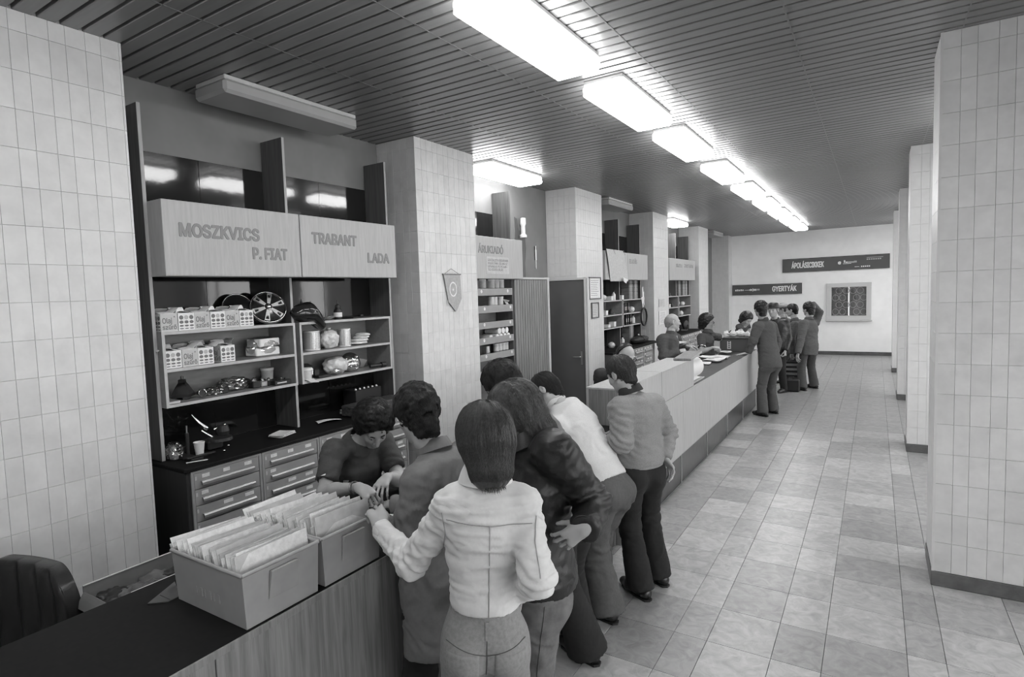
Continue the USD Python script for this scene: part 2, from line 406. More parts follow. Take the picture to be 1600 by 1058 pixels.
left_pillar(19.3, YF, 'tiled half pillar in the far left corner at the end wall', ())
RL = ['broad tiled pillar nearest the camera on the right', 'second tiled pillar from the camera on the right', 'third tiled pillar from the camera on the right', 'farthest tiled pillar on the right, before the end wall']
for i in range(-1, 4):
    y0 = 4.88 + 3.78 * i; x0, x1, e = .335, 1.335, .007
    f = {'near': ((x0, y0 + e, 0), (1, 0, 0), 1.0, (0, -1, 0), 0), 'hall': ((x0 + e, y0, 0), (0, 1, 0), .52, (-1, 0, 0), 0), 'far': ((x0, y0 + .52 - e, 0), (1, 0, 0), 1.0, (0, 1, 0), 0), 'aisle': ((x1 - e, y0, 0), (0, 1, 0), .52, (1, 0, 0), 0)}
    if i < 0: continue
    p = pillar(RL[i], x0, x1, y0, y0 + .52, f, ('near',) if i == 0 else ())
    p.part('corner_strip', [box(x0 - .003, x0 + .012, y0 - .003, y0 + .012, .1, ZC)], MAT['strip'] if False else MAT['wall_tile_far'])

# fluorescent ceiling fixtures
def fixture(x0, x1, y0, y1, label, on=True, group=None, z=3.485):
    t = Thing('ceiling_light', label, 'ceiling light', ((x0 + x1) / 2, (y0 + y1) / 2, ZC), group=group)
    t.part('base_plate', box(x0 + .01, x1 - .01, y0 + .01, y1 - .01, ZC - .03, ZC - .0015, .004), MAT['lamp_body'])
    v, f = box(x0, x1, y0, y1, z, ZC - .028, .02)
    t.part('diffuser', (v, f), MAT['lamp_on'] if on else MAT['lamp_off'])
ord_ = ['nearest', 'second', 'third', 'fourth', 'fifth', 'sixth', 'seventh', 'eighth', 'ninth']
for n, y in enumerate((2.57, 4.21, 5.87, 7.78, 9.66, 11.55, 13.35, 15.15, 16.95)):
    fixture(-1.82, -1.50, y, y + 1.22, f'lit fluorescent ceiling light, {ord_[n]} to the camera in the long row over the aisle', True, 'row of ceiling lights over the aisle')
for y, w in ((.75, 'above'), (-1.1, 'behind')): fixture(-1.82, -1.50, y, y + 1.22, f'lit fluorescent ceiling light {w} the camera position', True, 'ceiling lights behind the camera')
BL = [('long unlit ceiling light above the MOSZKVICS shelving', 0, 2.48, 3.72), ('lit ceiling light above the ÁRUKIADÓ shelves', 1, 5.84, 7.08), ('unlit ceiling light just past the framed notices pillar', 0, 9.45, 10.6), ('lit ceiling light in the bay behind the bald clerk', 1, 13.2, 14.4), ('faint unlit ceiling light in the farthest shelving bay', 0, 17.1, 18.3)]
for lb, on, a, b in BL: fixture(-4.0, -3.64, a, b, lb, bool(on), 'ceiling lights over the shelving bays')
for y, w in ((6.3, 'nearest'), (13.4, 'third'), (17.2, 'farthest')): fixture(.62, .93, y, y + 1.22, f'lit ceiling light hidden behind the {w} right-hand pillar', True, 'ceiling lights behind the pillars')
# ---------------------------------------------------------------- shelving bays on the left
W_ = ('first', 'second', 'third', 'fourth', 'fifth', 'sixth', 'seventh', 'eighth')
BO = [0.0, 3.70, 7.42, 11.16]
PX = (1, 0, 0); UP = (0, 0, 1); PY = (0, 1, 0)
def shelf_box(t, y0, y1, z0, z1, levels, xf=-3.86):
    b = t.part('shelf_box', [box(-4.176, xf, y0, y0 + .02, z0, z1), box(-4.176, xf, y1 - .02, y1, z0, z1), box(-4.176, xf, y0 + .02, y1 - .02, z1 - .02, z1), box(-4.176, xf, y0 + .02, y1 - .02, z0, z0 + .02), box(-4.176, -4.168, y0 + .02, y1 - .02, z0 + .02, z1 - .02)], MAT['shelf'])
    for z in levels: t.part('shelf', box(-4.168, xf - .004, y0 + .02, y1 - .02, z - .01, z + .01), MAT['shelf'], parent=b)
    e = [box(xf, xf + .003, y0, y0 + .02, z0, z1), box(xf, xf + .003, y1 - .02, y1, z0, z1), box(xf, xf + .003, y0 + .02, y1 - .02, z1 - .02, z1), box(xf, xf + .003, y0 + .02, y1 - .02, z0, z0 + .02)] + [box(xf - .004, xf + .002, y0 + .02, y1 - .02, z - .01, z + .01) for z in levels]
    t.part('edge_banding', e, MAT['shelf_edge'], parent=b)
def upright(t, y0, z0, z1, xf=-3.92):
    p = t.part('upright_board', box(-4.18, xf, y0, y0 + .023, z0, z1, .001), MAT['wood_panel'])
    t.part('edge_banding', box(xf, xf + .003, y0, y0 + .023, z0, z1), MAT['wood_edge'], parent=p)
def shelving(o, label, ys, lv):
    t = Thing('display_shelving', label, 'shelving', (-3.92, 2.04 + o, 1.03))
    for y in ys: upright(t, y + o, 1.03, 3.36)
    for a, b in zip(ys[:-1], ys[1:]):
        t.part('glossy_back_panel', box(-4.188, -4.178, a + o + .024, (a + b) / 2 + o, 1.03, 3.125, .001), MAT['gloss_black'])
        t.part('glossy_back_panel', box(-4.188, -4.178, (a + b) / 2 + o + .002, b + o - .001, 1.03, 3.125, .001), MAT['gloss_black'])
        shelf_box(t, a + o + .024 if a < 3 else a + o + .026, b + o - .018 if b < 3.5 else b + o - .07, 1.385, 1.888, lv)
    return t
shelving(BO[0], 'tall double shelving with glossy black back behind the staff woman at the front counter', (2.03, 3.143, 4.32), (1.63,))
shelving(BO[2], 'tall double shelving right of the framed notices, behind the seated clerk', (2.03, 3.143, 4.32), (1.62,))
shelving(BO[3], 'tall double shelving behind the bald clerk, partly hidden by a pillar', (2.03, 3.143, 4.32), (1.62,))
def sign_box(o, y0, y1, label, words, mat='sign_letter', heavy=.0035):
    t = Thing('sign_box', label, 'sign', (-3.83, (y0 + y1) / 2 + o, 2.25))
    t.part('box_body', box(-3.917, -3.745, y0 + o, y1 + o, 2.252, 2.735, .003), MAT['wood_light'])
    t.part('bottom_edge', box(-3.917, -3.7445, y0 + o, y1 + o, 2.249, 2.2525), MAT['wood_edge'])
    for w, h, y, z, width in words: t.part('lettering', lettering(w, h, (-3.7452, y + o, z), PY, UP, .003, True, width, heavy=heavy), MAT[mat])
    return t
sign_box(0, 2.05, 3.128, 'light wooden sign box lettered MOSZKVICS and P. FIAT', [('MOSZKVICS', .082, 2.15, 2.508, .60), ('P. FIAT', .078, 2.69, 2.378, .30)])
sign_box(0, 3.137, 4.245, 'light wooden sign box lettered TRABANT and LADA', [('TRABANT', .083, 3.244, 2.52, .49), ('LADA', .08, 3.862, 2.384, .275)])
t = sign_box(0, 5.57, 6.665, 'light wooden sign box lettered ÁRUKIADÓ with a small notice below', [('ÁRUKIADÓ', .082, 5.642, 2.545, .545)], heavy=.0008)
t.part('notice_card', box(-3.7452, -3.742, 5.80, 6.315, 2.305, 2.505), MAT['paper_grey'])
for k, w in enumerate(('SZOCIALISTA BRIGÁDBAN', 'DOLGOZUNK CÉLUNK AZ', 'UDVARIAS FIGYELME-', 'TES KISZOLGÁLÁS')): t.part('lettering', lettering(w, .026, (-3.7421, 5.83, 2.452 - .037 * k), PY, UP, .001, True, (.46, .44, .44, .34)[k]), MAT['sign_letter'])
sign_box(BO[2], 2.04, 3.128, 'plain light sign box half covered by a hanging paper list', [])
sign_box(BO[2], 3.137, 4.27, 'light wooden sign box with faded lettering ELADÁS', [('ELADÁS', .075, 3.21, 2.55, .42)], 'sign_letter_pale', .001)
sign_box(BO[3], 2.04, 4.26, 'long light sign box with two faded words above the bald clerk', [('SKODA', .075, 2.55, 2.545, .52), ('ZASTAVA', .075, 3.24, 2.55, .82)], 'sign_letter_pale', .001)
v, f = sheet((-3.70, 9.98, 2.49), (0, .42, -.0), (0, .10, -.27), .001, .02, 3, 8)
t = Thing('paper_list', 'long printed paper list hanging askew from a sign box', 'paper', (-3.72, 9.9, 2.2))
t.part('list_sheet', (v, f), MAT['paper_grey']); t.part('hanging_wire', [tube([(-3.74, 9.75, 2.70), (-3.72, 9.8, 2.76), (-3.70, 9.82, 2.68)], .003, 5), tube([(-3.74, 10.25, 2.72), (-3.72, 10.28, 2.77), (-3.70, 10.3, 2.68)], .003, 5)], MAT['steel'])
t.part('torn_corner', sheet((-3.695, 10.22, 2.235), (0, .09, -.02), (0, .02, .035), .001, .01, 4), MAT['white'])

# worktops and drawer cabinets
WTOP = 1.027
for o, a, b, lb in ((0, 1.99, 4.52, 'black worktop on the drawer cabinets under the MOSZKVICS shelving'), (BO[2], 1.90, 4.47, 'dark worktop on the drawer cabinets behind the seated clerk'), (BO[3], 1.85, 4.43, 'dark worktop on the drawer cabinets behind the bald clerk')):
    t = Thing('worktop', lb, 'worktop', (-3.88, (a + b) / 2 + o, 1.0))
    t.part('top_board', box(XB, -3.585, a + o, b + o, 1.0, WTOP, .006), MAT['counter_top'])
def cabinet(label):
    t = Thing('drawer_cabinet', label, 'drawer cabinet', (-3.6, 2.035, 0), group='drawer cabinets under the worktops')
    W = .52; R = random.Random(4)
    t.part('cabinet_body', [box(-4.17, -3.606, 2.035, 2.053, .08, .999), box(-4.17, -3.606, 2.537, 2.555, .08, .999), box(-4.17, -3.64, 2.053, 2.537, .08, .999), box(-4.1, -3.66, 2.05, 2.54, 0, .08)], MAT['drawer_body'])
    t.part('front_frame', [box(-3.606, -3.594, 2.035, 2.053, .08, .999), box(-3.606, -3.594, 2.537, 2.555, .08, .999), box(-3.606, -3.594, 2.053, 2.537, .984, .999)], MAT['drawer'])
    z = .982
    for r in range(8):
        a, b = z - .104, z; z -= .1075
        d = t.part('drawer', box(-3.64, -3.597, 2.056, 2.534, a, b, .002), MAT['drawer'])
        zz = a + .038
        pr = np.array([(0, .012), (.012, .010), (.020, 0), (.020, -.016), (.016, -.018), (.014, -.004), (.006, .002), (0, .002)])
        vv = np.array([(-3.597 + p, y, zz + q) for y in (2.10, 2.49) for p, q in pr]); n = len(pr)
        ff = [[i, (i + 1) % n, n + (i + 1) % n, n + i] for i in range(n)]
        caps = [[0, i + 1, i] for i in range(1, n - 1)] + [[n, n + i, n + i + 1] for i in range(1, n - 1)]
        ff = np.vstack([vf((vv, np.array(ff)))[1], caps])
        t.part('drawer_handle', (vv, ff), MAT['handle'], parent=d)
        for y in ((2.11, 2.26, 2.42) if r == 0 else R.sample((2.10, 2.14, 2.25, 2.29, 2.41, 2.43), R.choice((1, 2, 3)))):
            w = R.uniform(.045, .075)
            t.part('label_card', box(-3.5975, -3.5955, y, min(y + w, 2.525), a + .066, a + .09), MAT['paper'], parent=d)
        t.part('number_tag', box(-3.5975, -3.596, 2.062, 2.074, a + .06, a + .085), MAT['paper_grey'], parent=d)
    return t
cab = cabinet('grey metal drawer cabinet at the left end under the black worktop')
def cabcopy(y, lb): cab.copy((-3.6, y, 0), 0, lb, 'drawer cabinets under the worktops')
cabcopy(2.56, 'grey drawer cabinet second from the left, beside the staff woman')
cabcopy(3.085, 'grey drawer cabinet behind the bending staff woman'); cabcopy(3.61, 'grey drawer cabinet between the staff woman and the man in a smock'); 
for k, lb in enumerate(('hidden behind the door end', 'left of the seated clerk', 'behind the seated clerk’s forehead', 'right of the seated clerk, nearest the bald clerk')): cabcopy(9.35 + .523 * k, 'grey drawer cabinet ' + lb)
for k, lb in enumerate(('hidden behind the bald clerk', 'just right of the bald clerk', 'between the bald clerk and the clerk with glasses', 'behind the clerk with glasses')): cabcopy(13.1 + .523 * k, 'grey drawer cabinet ' + lb)
t = Thing('end_panel', 'dark wooden end panel closing the drawer cabinets beside the left pillar', 'panel', (-3.9, 2.0, 0)); t.part('panel_board', box(-4.18, -3.60, 2.005, 2.030, 0, .999, .002), MAT['wood_dark'])

# bay two: shelves with lips, ribbed partition, dark door
t = Thing('lipped_shelving', 'narrow shelving with deep front lips full of cans under the ÁRUKIADÓ sign', 'shelving', (-4.0, 6.1, 0))
t.part('upright_board', box(-4.18, -3.92, 6.668, 6.69, 0, 3.38, .001), MAT['wood_panel']); t.part('upright_board', box(-4.18, -3.92, 6.70 - 1.155, 6.72 - 1.155, 0, 3.36, .001), MAT['wood_panel'])
t.part('glossy_back_panel', box(-4.188, -4.178, 5.57, 6.665, 2.25, 3.11), MAT['gloss_black'])
t.part('back_panel', box(-4.188, -4.178, 5.57, 6.665, .3, 2.25), MAT['shelf'])
t.part('divider_board', box(-4.17, -3.93, 6.24, 6.26, 2.74, 3.36), MAT['wood_panel']) if False else None
LIP = [(2.052, 2.138), (1.842, 1.93), (1.65, 1.73), (1.46, 1.54), (1.262, 1.342), (1.06, 1.14)]
for a, b in LIP:
    s = t.part('shelf', box(-4.176, -3.93, 5.567, 6.667, a, a + .02), MAT['shelf'])
    t.part('front_lip', box(-3.93, -3.912, 5.567, 6.667, a - .002, b, .002), MAT['drawer'], parent=s)
    for y in (5.97, 6.58): t.part('price_tag', lathe([(0, .002), (.02, .002), (.022, 0)], (-3.912, y + random.Random(a).uniform(-.04, .03), a + .05), 10, PX), MAT['paper'], parent=s)
def can(label, x, y, z, r, h, group, lid=True, mat='can', tilt=None):
    ax = tilt or UP; c = np.array((x, y, z))
    t = Thing('can', label, 'can', tuple(c), group=group)
    t.part('can_body', lathe([(0, 0), (r * .96, 0), (r, .004), (r, h - .004), (r * .97, h), (0, h)], c, 20, ax), MAT[mat], 40)
    t.part('can_band', lathe([(r + .0006, h * .18), (r + .0006, h * .42)], c, 20, ax), MAT['card_dot'], 40)
    if lid: t.part('lid', lathe([(r * 1.03, h - .012), (r * 1.03, h + .006), (r * .9, h + .009), (0, h + .009)], c, 20, ax), MAT['white'], 40)
for k, y in enumerate((6.13, 6.33, 6.44, 6.56)): can(f'white-lidded can on the top lipped shelf, {W_[k]} from the left', -4.02, y, 2.073, .042, .17, 'cans on the top lipped shelf')
for k, y in enumerate((6.28, 6.36, 6.50)): can(f'pale can on the second lipped shelf, {W_[k]} from the left', -4.0, y, 1.863, .04, .165, 'cans on the second lipped shelf')
for k, y in enumerate((6.36, 6.44, 6.52, 6.60)): can(f'small pale can on the fifth lipped shelf, {W_[k]} from the left', -4.0, y, 1.283, .036, .15, 'cans on the fifth lipped shelf')
can('dark can standing alone on the fifth lipped shelf', -4.02, 6.17, 1.283, .045, .14, 'cans on the fifth lipped shelf', False, 'steel')
n = 0
for row, ys in enumerate(((6.16, 6.31, 6.40, 6.49, 6.58), (6.36, 6.45, 6.54))):
    for y in ys:
        n += 1; t2 = Thing('spray_tube', f'white tube end in the pile on the fourth lipped shelf, {("lower", "upper")[row]} row, {W_[ys.index(y)]} from left', 'tube', (-4.0, y, 1.5), group='white tubes on the fourth lipped shelf')
        z = 1.481 + .043 + row * .078
        t2.part('tube_body', cyl((-4.14, y, z), (-3.95, y, z), .041, 16), MAT['can'], 40); t2.part('tube_cap', lathe([(.04, 0), (.04, .012), (.034, .016), (0, .016)], (-3.95, y, z), 16, PX), MAT['white'], 40)
for k, (y, h) in enumerate(((5.62, .10), (5.72, .12), (5.83, .11))):
    tt = Thing('parts_box', f'small white box on the lowest lipped shelf, {W_[k]} from the left', 'box', (-4.0, y, 1.082), group='boxes on the lowest lipped shelf'); tt.part('box_body', box(-4.1, -3.96, y, y + .085, 1.081, 1.081 + h, .002), MAT['carton']); tt.part('lid', box(-4.102, -3.958, y - .002, y + .087, 1.081 + h - .025, 1.081 + h + .003), MAT['carton'])
tt = Thing('rag', 'crumpled cloth hanging over the second lipped shelf', 'cloth', (-3.92, 6.58, 1.95)); tt.part('cloth', [sheet((-3.91, 6.56, 1.93), (0, .035, -.01), (.012, .02, -.06), .003, .012, 8), sheet((-3.95, 6.54, 1.985), (0, .035, 0), (.04, .01, -.01), .003, .01, 9)], MAT['paper_grey'])
t = Thing('ribbed_partition', 'ribbed grey wooden partition between the lipped shelves and the dark door', 'partition', (-3.9, 7.15, 0))
t.part('board', box(-3.935, -3.915, 6.695, 7.62, 0, 2.25), MAT['wood_mid'])
for k in range(14): t.part('rib', box(-3.915, -3.897, 6.70 + k * .066, 6.70 + k * .066 + .058, 0, 2.246, .005), MAT['wood_mid'])
t.part('top_cap', box(-3.94, -3.885, 6.69, 7.63, 2.25, 2.275, .003), MAT['door_frame'])
dr = structure('door_1', 'door', 'dark painted flat door with a lever handle between pillar and counter')
dr.part('door_leaf', box(-4.155, -3.535, 8.10, 8.14, .01, 2.235, .002), MAT['door_leaf'])
dr.part('door_frame', [box(-3.533, -3.50, 8.07, 8.16, 0, 2.27, .003), box(-3.495, -3.478, 8.085, 8.15, 0, 2.255, .003), box(-4.188, -4.157, 8.07, 8.16, 0, 2.27, .003), box(-4.157, -3.533, 8.08, 8.15, 2.238, 2.265)], MAT['door_frame'])
dr.part('door_handle', [cyl((-3.60, 8.10, 1.10), (-3.60, 8.05, 1.10), .009, 10), tube([(-3.60, 8.052, 1.10), (-3.66, 8.05, 1.10), (-3.72, 8.05, 1.098)], .008, 10)], MAT['chrome'], True)
dr.part('door_plate', box(-3.615, -3.585, 8.095, 8.10, .98, 1.18, .001), MAT['steel'])
t = Thing('wall_post', 'white painted post between the ribbed partition and the dark door', 'post', (-3.93, 7.66, 0)); t.part('post_board', [box(-3.96, -3.90, 7.64, 7.70, 0, 2.28, .003), box(-3.965, -3.93, 7.705, 7.74, 0, 2.28, .002)], MAT['door_frame'])
t = Thing('wall_lamp_fitting', 'white tubular fitting on a torn dark backing above the ÁRUKIADÓ sign', 'fitting', (-4.18, 7.4, 2.95))
bp = np.array([(7.25, 3.13), (7.33, 3.11), (7.34, 3.02), (7.36, 2.95), (7.47, 2.96), (7.50, 3.08), (7.55, 3.10), (7.53, 2.9), (7.56, 2.7), (7.52, 2.5), (7.53, 2.28), (7.45, 2.28), (7.44, 2.6), (7.42, 2.80), (7.25, 2.82), (7.27, 2.95)])
from shapely.geometry import Polygon, Point
def slab(poly, d, o, right, up):
    m = trimesh.creation.extrude_polygon(poly, d, engine='earcut'); r, u = unit(right), unit(up)
    return np.array(m.vertices) @ np.array([r, u, np.cross(r, u)]) + np.asarray(o, float), np.array(m.faces)
t.part('backing', slab(Polygon(bp), .004, (XB + .0005, 0, 0), PY, UP), MAT['wood_panel'])
t.part('tube_body', [lathe([(0, 0), (.05, 0), (.05, .03), (.032, .05), (.03, .16), (.042, .19), (.04, .27), (0, .28)], (-4.13, 7.39, 2.85), 16)], MAT['white'], 40)
t = Thing('wall_thermometer', 'thin pen-like fitting on the dark wall above the ribbed partition', 'fitting', (-4.18, 7.83, 2.6)); t.part('backplate', box(XB + .0005, XB + .006, 7.81, 7.86, 2.55, 2.75), MAT['wood_dark']); t.part('glass_tube', [cyl((-4.178, 7.835, 2.42), (-4.178, 7.835, 2.76), .008, 8), cyl((-4.178, 7.835, 2.55), (-4.178, 7.835, 2.70), .014, 8)], MAT['white'])

# things hung on pillars
t = Thing('pennant', 'grey hanging pennant with a round emblem on the tiled pillar', 'pennant', (-3.68, 5.03, 1.9))
P_ = lambda y, z: (y, z)
pol = Polygon([(4.895, 2.285), (5.185, 2.285), (5.20, 2.03), (5.10, 1.90), (5.085, 1.895), (4.965, 2.0)])
t.part('cloth', slab(pol, .004, (-3.686, 0, 0), PY, UP), MAT['pennant'])
t.part('rod', cyl((-3.682, 4.875, 2.287), (-3.682, 5.195, 2.287), .006, 8), MAT['wood_mid']); t.part('cord', tube([(-3.682, 4.9, 2.287), (-3.688, 5.035, 2.345), (-3.682, 5.17, 2.287)], .002, 5), MAT['ink'])
th = np.linspace(0, 2 * np.pi, 40, endpoint=False)
ring = Polygon(np.c_[.066 * np.cos(th), .078 * np.sin(th)], [np.c_[.053 * np.cos(th), .064 * np.sin(th)]])
t.part('emblem', [slab(ring, .001, (-3.6819, 5.05, 2.13), PY, UP), slab(Polygon([(.02 * (1 if k % 2 == 0 else .42) * np.sin(k * np.pi / 5), .02 * (1 if k % 2 == 0 else .42) * np.cos(k * np.pi / 5)) for k in range(10)]), .001, (-3.6819, 5.05, 2.125), PY, UP)], MAT['paper'])
t.part('fringe', [box(-3.686, -3.684, 4.93 + .012 * k, 4.934 + .012 * k, 1.955 - .0 * k, 2.02) for k in range(3)], MAT['paper_grey'])
def notice(name, label, y0, y1, z0, z1, framed, mat='paper', lines=7, seed=0):
    t = Thing(name, label, 'notice', (-3.69, (y0 + y1) / 2, z0)); x = -3.6925
    t.part('sheet', box(x, x + .004, y0, y1, z0, z1), MAT[mat])
    if framed:
        b = .018; t.part('frame', [box(x, x + .014, y0 - b, y0, z0 - b, z1 + b), box(x, x + .014, y1, y1 + b, z0 - b, z1 + b), box(x, x + .014, y0, y1, z0 - b, z0), box(x, x + .014, y0, y1, z1, z1 + b)], MAT['wood_panel'])
    rs = random.Random(seed); h = (z1 - z0) / (lines + 2)
    t.part('print', [box(x + .004, x + .0045, y0 + .12 * (y1 - y0), y0 + (y1 - y0) * rs.uniform(.6, .9), z1 - h * (k + 1.5), z1 - h * (k + 1.5) + h * .3) for k in range(lines)], MAT['paper_line'], kind='stuff')
notice('framed_notice', 'larger framed white notice on the pillar beside the dark door', 8.65, 9.085, 1.95, 2.265, True, lines=9)
notice('framed_certificate', 'smaller framed certificate below the larger notice on the pillar', 8.73, 8.98, 1.65, 1.865, True, 'paper_grey', 6, 3)
notice('paper_notice', 'grey paper notice stuck on the pillar above the bald clerk', 12.21, 12.60, 1.69, 1.855, False, 'paper_grey', 5, 4)
notice('paper_notice', 'long white printed sheet on the pillar beside the bald clerk’s head', 12.21, 12.72, 1.33, 1.60, False, 'paper', 10, 5)

# goods in the first bay
def carton(label):
    W, H = .113, .118; h = W / 2
    t = Thing('oil_filter_carton', label, 'carton', (0, 0, 0), group='oil filter cartons on the shelves', local=True)
    t.part('carton_body', [box(-h, h, -h, h, 0, .003), box(-h, -h + .002, -h, h, .003, H), box(h - .002, h, -h, h, .003, H), box(-h + .002, h - .002, -h, -h + .002, .003, H), box(-h + .002, h - .002, h - .002, h, .003, H)], MAT['carton'])
    def flap(c, u, w): return sheet(c, u, w, .0018, .006, 2, 4)
    t.part('flap', flap((-h - .018, 0, H + .016), (.022, 0, .016), (0, h - .004, 0)), MAT['carton']); t.part('flap', flap((h - .03, 0, H + .003), (.028, 0, -.006), (0, h - .004, 0)), MAT['carton']); t.part('flap', flap((0, h + .006, H + .02), (h - .006, 0, 0), (0, .012, .02)), MAT['carton'])
    t.part('filter_canister', lathe([(0, .01), (.048, .01), (.048, .098), (.04, .106), (.02, .108), (.018, .10), (0, .10)], (0, 0, 0), 20), MAT['steel'], 40)
    for s in (1, -1):
        t.part('grey_face', box(s * h, s * (h + .0008), -h, h, .004, H - .001), MAT['carton_grey'])
        o = np.array((s * (h + .0009), -s * (h - .008), 0)); r = (0, s, 0)
        t.part('lettering', lettering('Olaj', .034, o + (0, 0, .054), r, UP, .0006, True, .065), MAT['card_dot']); t.part('lettering', lettering('szűrő', .028, o + (0, 0, .014), r, UP, .0006, True, .095), MAT['card_dot'])
        t.part('emblem', slab(Polygon([(-.006, 0), (.006, 0), (0, .011)]), .0006, (s * (h + .0009), s * .036, .092), r, UP), MAT['card_dot'])
        d1, d2 = [], []
        for c in range(3):
            for q, (z, rr) in enumerate(((.088, .0145), (.057, .0105), (.032, .006), (.013, .0035))):
                el = Polygon(np.c_[.0145 * np.cos(th[::2]), rr * np.sin(th[::2])])
                (d2 if (c == 1 and q == 0) else d1).append(slab(el, .0006, ((c - 1) * s * .0355, -s * (h), z), (s, 0, 0), UP))
        t.part('printed_dots', d1, MAT['card_dot']); t.part('printed_dot', d2, MAT['card_dot_pale'])
    return t
first = None; R = random.Random(3)
def place(x, y, z, dots, label):
    global first
    rz = (math.pi / 2 if dots else 0) + R.uniform(-.02, .02)
    if first is None:
        first = carton('oil filter carton'); 
        stage.GetPrimAtPath(first.path).GetAttribute('xformOp:translate').Set(Gf.Vec3d(x, y, z)); UsdGeom.Xformable(stage.GetPrimAtPath(first.path)).AddRotateZOp().Set(math.degrees(rz)); tag(first.path, label)
    else: first.copy((x, y, z), rz, label)
for k in range(6): place(-3.945 + .004 * (k % 2), 2.128 + .1165 * k, 1.8885, k % 2 == 1, f'{W_[k]} oil filter carton from the left in the upper row, {"dotted" if k % 2 else "lettered"} side out')
for k, (y, dx, d) in enumerate(((2.138, 0, 1), (2.255, 0, 0), (2.372, 0, 1), (2.455, -.118, 1), (2.54, 0, 1), (2.60, -.118, 0))): place(-3.945 + dx, y, 1.641, d, f'{W_[k]} oil filter carton from the left in the lower row')

def lump(c, r, seed=0, amp=.25, sub=3, fq=3.0, flat=None):
    m = trimesh.creation.icosphere(sub, 1.0); v = np.array(m.vertices); n = meshkit.fbm(v * fq + seed * 7.3, 3, seed)
    v = v * (1 + amp * .65 * (n[:, None] - .5) * 2); v = v * np.broadcast_to(r, (3,))
    if flat is not None: v[:, 2] = np.maximum(v[:, 2], -flat)
    return v + np.asarray(c, float), np.array(m.faces)
def hubcap(c, ax, r, label, chrome=True):
    t = Thing('hubcap', label, 'hubcap', tuple(np.asarray(c) - (0, 0, r))); z = unit(ax); x = unit(np.cross(UP, z)); y = np.cross(z, x); T = frame(c, x, y, z)
    t.part('dish', moved(lathe([(r * .95, -.02), (r, 0), (r * .93, .012), (r * .86, .004), (r * .5, .006), (r * .2, .018), (0, .02)], sides=40), T), MAT['black_gloss'], 40)
    t.part('rim', moved(lathe([(r * .93, .011), (r * .965, .016), (r, .006), (r * 1.01, -.006)], sides=40), T), MAT['chrome'], True)
    if chrome:
        for k in range(6):
            a = k * np.pi / 3 + .3
            sp = Polygon([(.014, -.009), (r * .88, -.021), (r * .88, .021), (.014, .009)], [[(r * .58, -.008), (r * .80, -.013), (r * .80, .013), (r * .58, .008)]])
            m = slab(sp, .014, (0, 0, .004), (1, 0, 0), (0, 1, 0)); t.part('spoke', moved(moved(m, rot((0, 0, 1), math.degrees(a))), T), MAT['bright_metal'])
        t.part('centre_cap', moved(ball((0, 0, .024), (.018, .018, .012)), T), MAT['chrome'], True)
    return t
hubcap((-3.995, 2.985, 2.018), (.80, -.35, .48), .142, 'chrome six-spoke hubcap leaning on the shelf right of the oil filter cartons')
hubcap((-4.09, 2.78, 2.015), (.9, -.25, .36), .125, 'plain black wheel trim standing behind the chrome hubcap', False)
def pack(label, c, size, n=2, seed=0):
    t = Thing('wrapped_package', label, 'package', tuple(c)); x, y, z = c; sx, sy, sz = size
    for k in range(n):
        t.part('content', moved(box(-sx / 2, sx / 2, -sy / 2, sy / 2, .003, sz / n - .004, .008), frame((x, y + .01 * k, z + k * sz / n), (math.cos(.2 * k), math.sin(.2 * k), 0), (-math.sin(.2 * k), math.cos(.2 * k), 0), UP)), MAT['carton'])
    t.part('film', lump((x, y, z + sz * .52), (sx * .62, sy * .64, sz * .6), seed, .18, 3, 4, sz * .515), MAT['bag'])
pack('two packages wrapped in clear plastic on the middle left shelf', (-4.02, 2.93, 1.64), (.14, .22, .14), 2, 2)
# bottom shelf, left unit
Z0 = 1.4065
def item(name, label, cat, base): return Thing(name, label, cat, base)
t = item('booklet', 'thin pale booklet at the left end of the bottom shelf', 'booklet', (-3.93, 2.12, Z0)); t.part('pages', box(-4.0, -3.87, 2.075, 2.155, Z0, Z0 + .016, .001), MAT['paper_grey']); t.part('cover', box(-4.001, -3.869, 2.074, 2.156, Z0 + .016, Z0 + .018), MAT['cardboard'])
t = item('ignition_coil_cap', 'black pyramid-shaped car part on the bottom left shelf', 'car part', (-4.02, 2.26, Z0)); t.part('bell', lathe([(.085, .0), (.085, .02), (.05, .075), (.03, .10), (.028, .12), (0, .125)], (-4.02, 2.26, Z0 + .015), 4), MAT['black']); t.part('foot', box(-4.06, -3.98, 2.235, 2.285, Z0, Z0 + .02), MAT['black']); t.part('terminal', lathe([(.012, 0), (.012, .02), (0, .024)], (-4.02, 2.26, Z0 + .138), 10), MAT['chrome'])
t = item('gauge', 'small round gauge with a bright ring facing the hall', 'gauge', (-3.93, 2.36, Z0)); t.part('ring', lathe([(.024, 0), (.029, .006), (.027, .014), (.023, .016)], (-3.94, 2.355, Z0 + .031), 20, (1, -.35, .1)), MAT['chrome'], 40); t.part('case', cyl((-3.985, 2.372, Z0 + .028), (-3.935, 2.353, Z0 + .032), .025, 16), MAT['black'], 40)
t = item('clear_bag', 'clear plastic bag of small fittings next to the round gauge', 'bag', (-3.98, 2.46, Z0)); t.part('film', lump((-3.98, 2.46, Z0 + .024), (.06, .075, .032), 5, .35, 3, 4, .024), MAT['bag']); t.part('contents', [ball((-3.98, 2.45, Z0 + .018), .016, 1), ball((-4.0, 2.48, Z0 + .015), .014, 1), ball((-3.96, 2.485, Z0 + .013), .012, 1)], MAT['steel'])
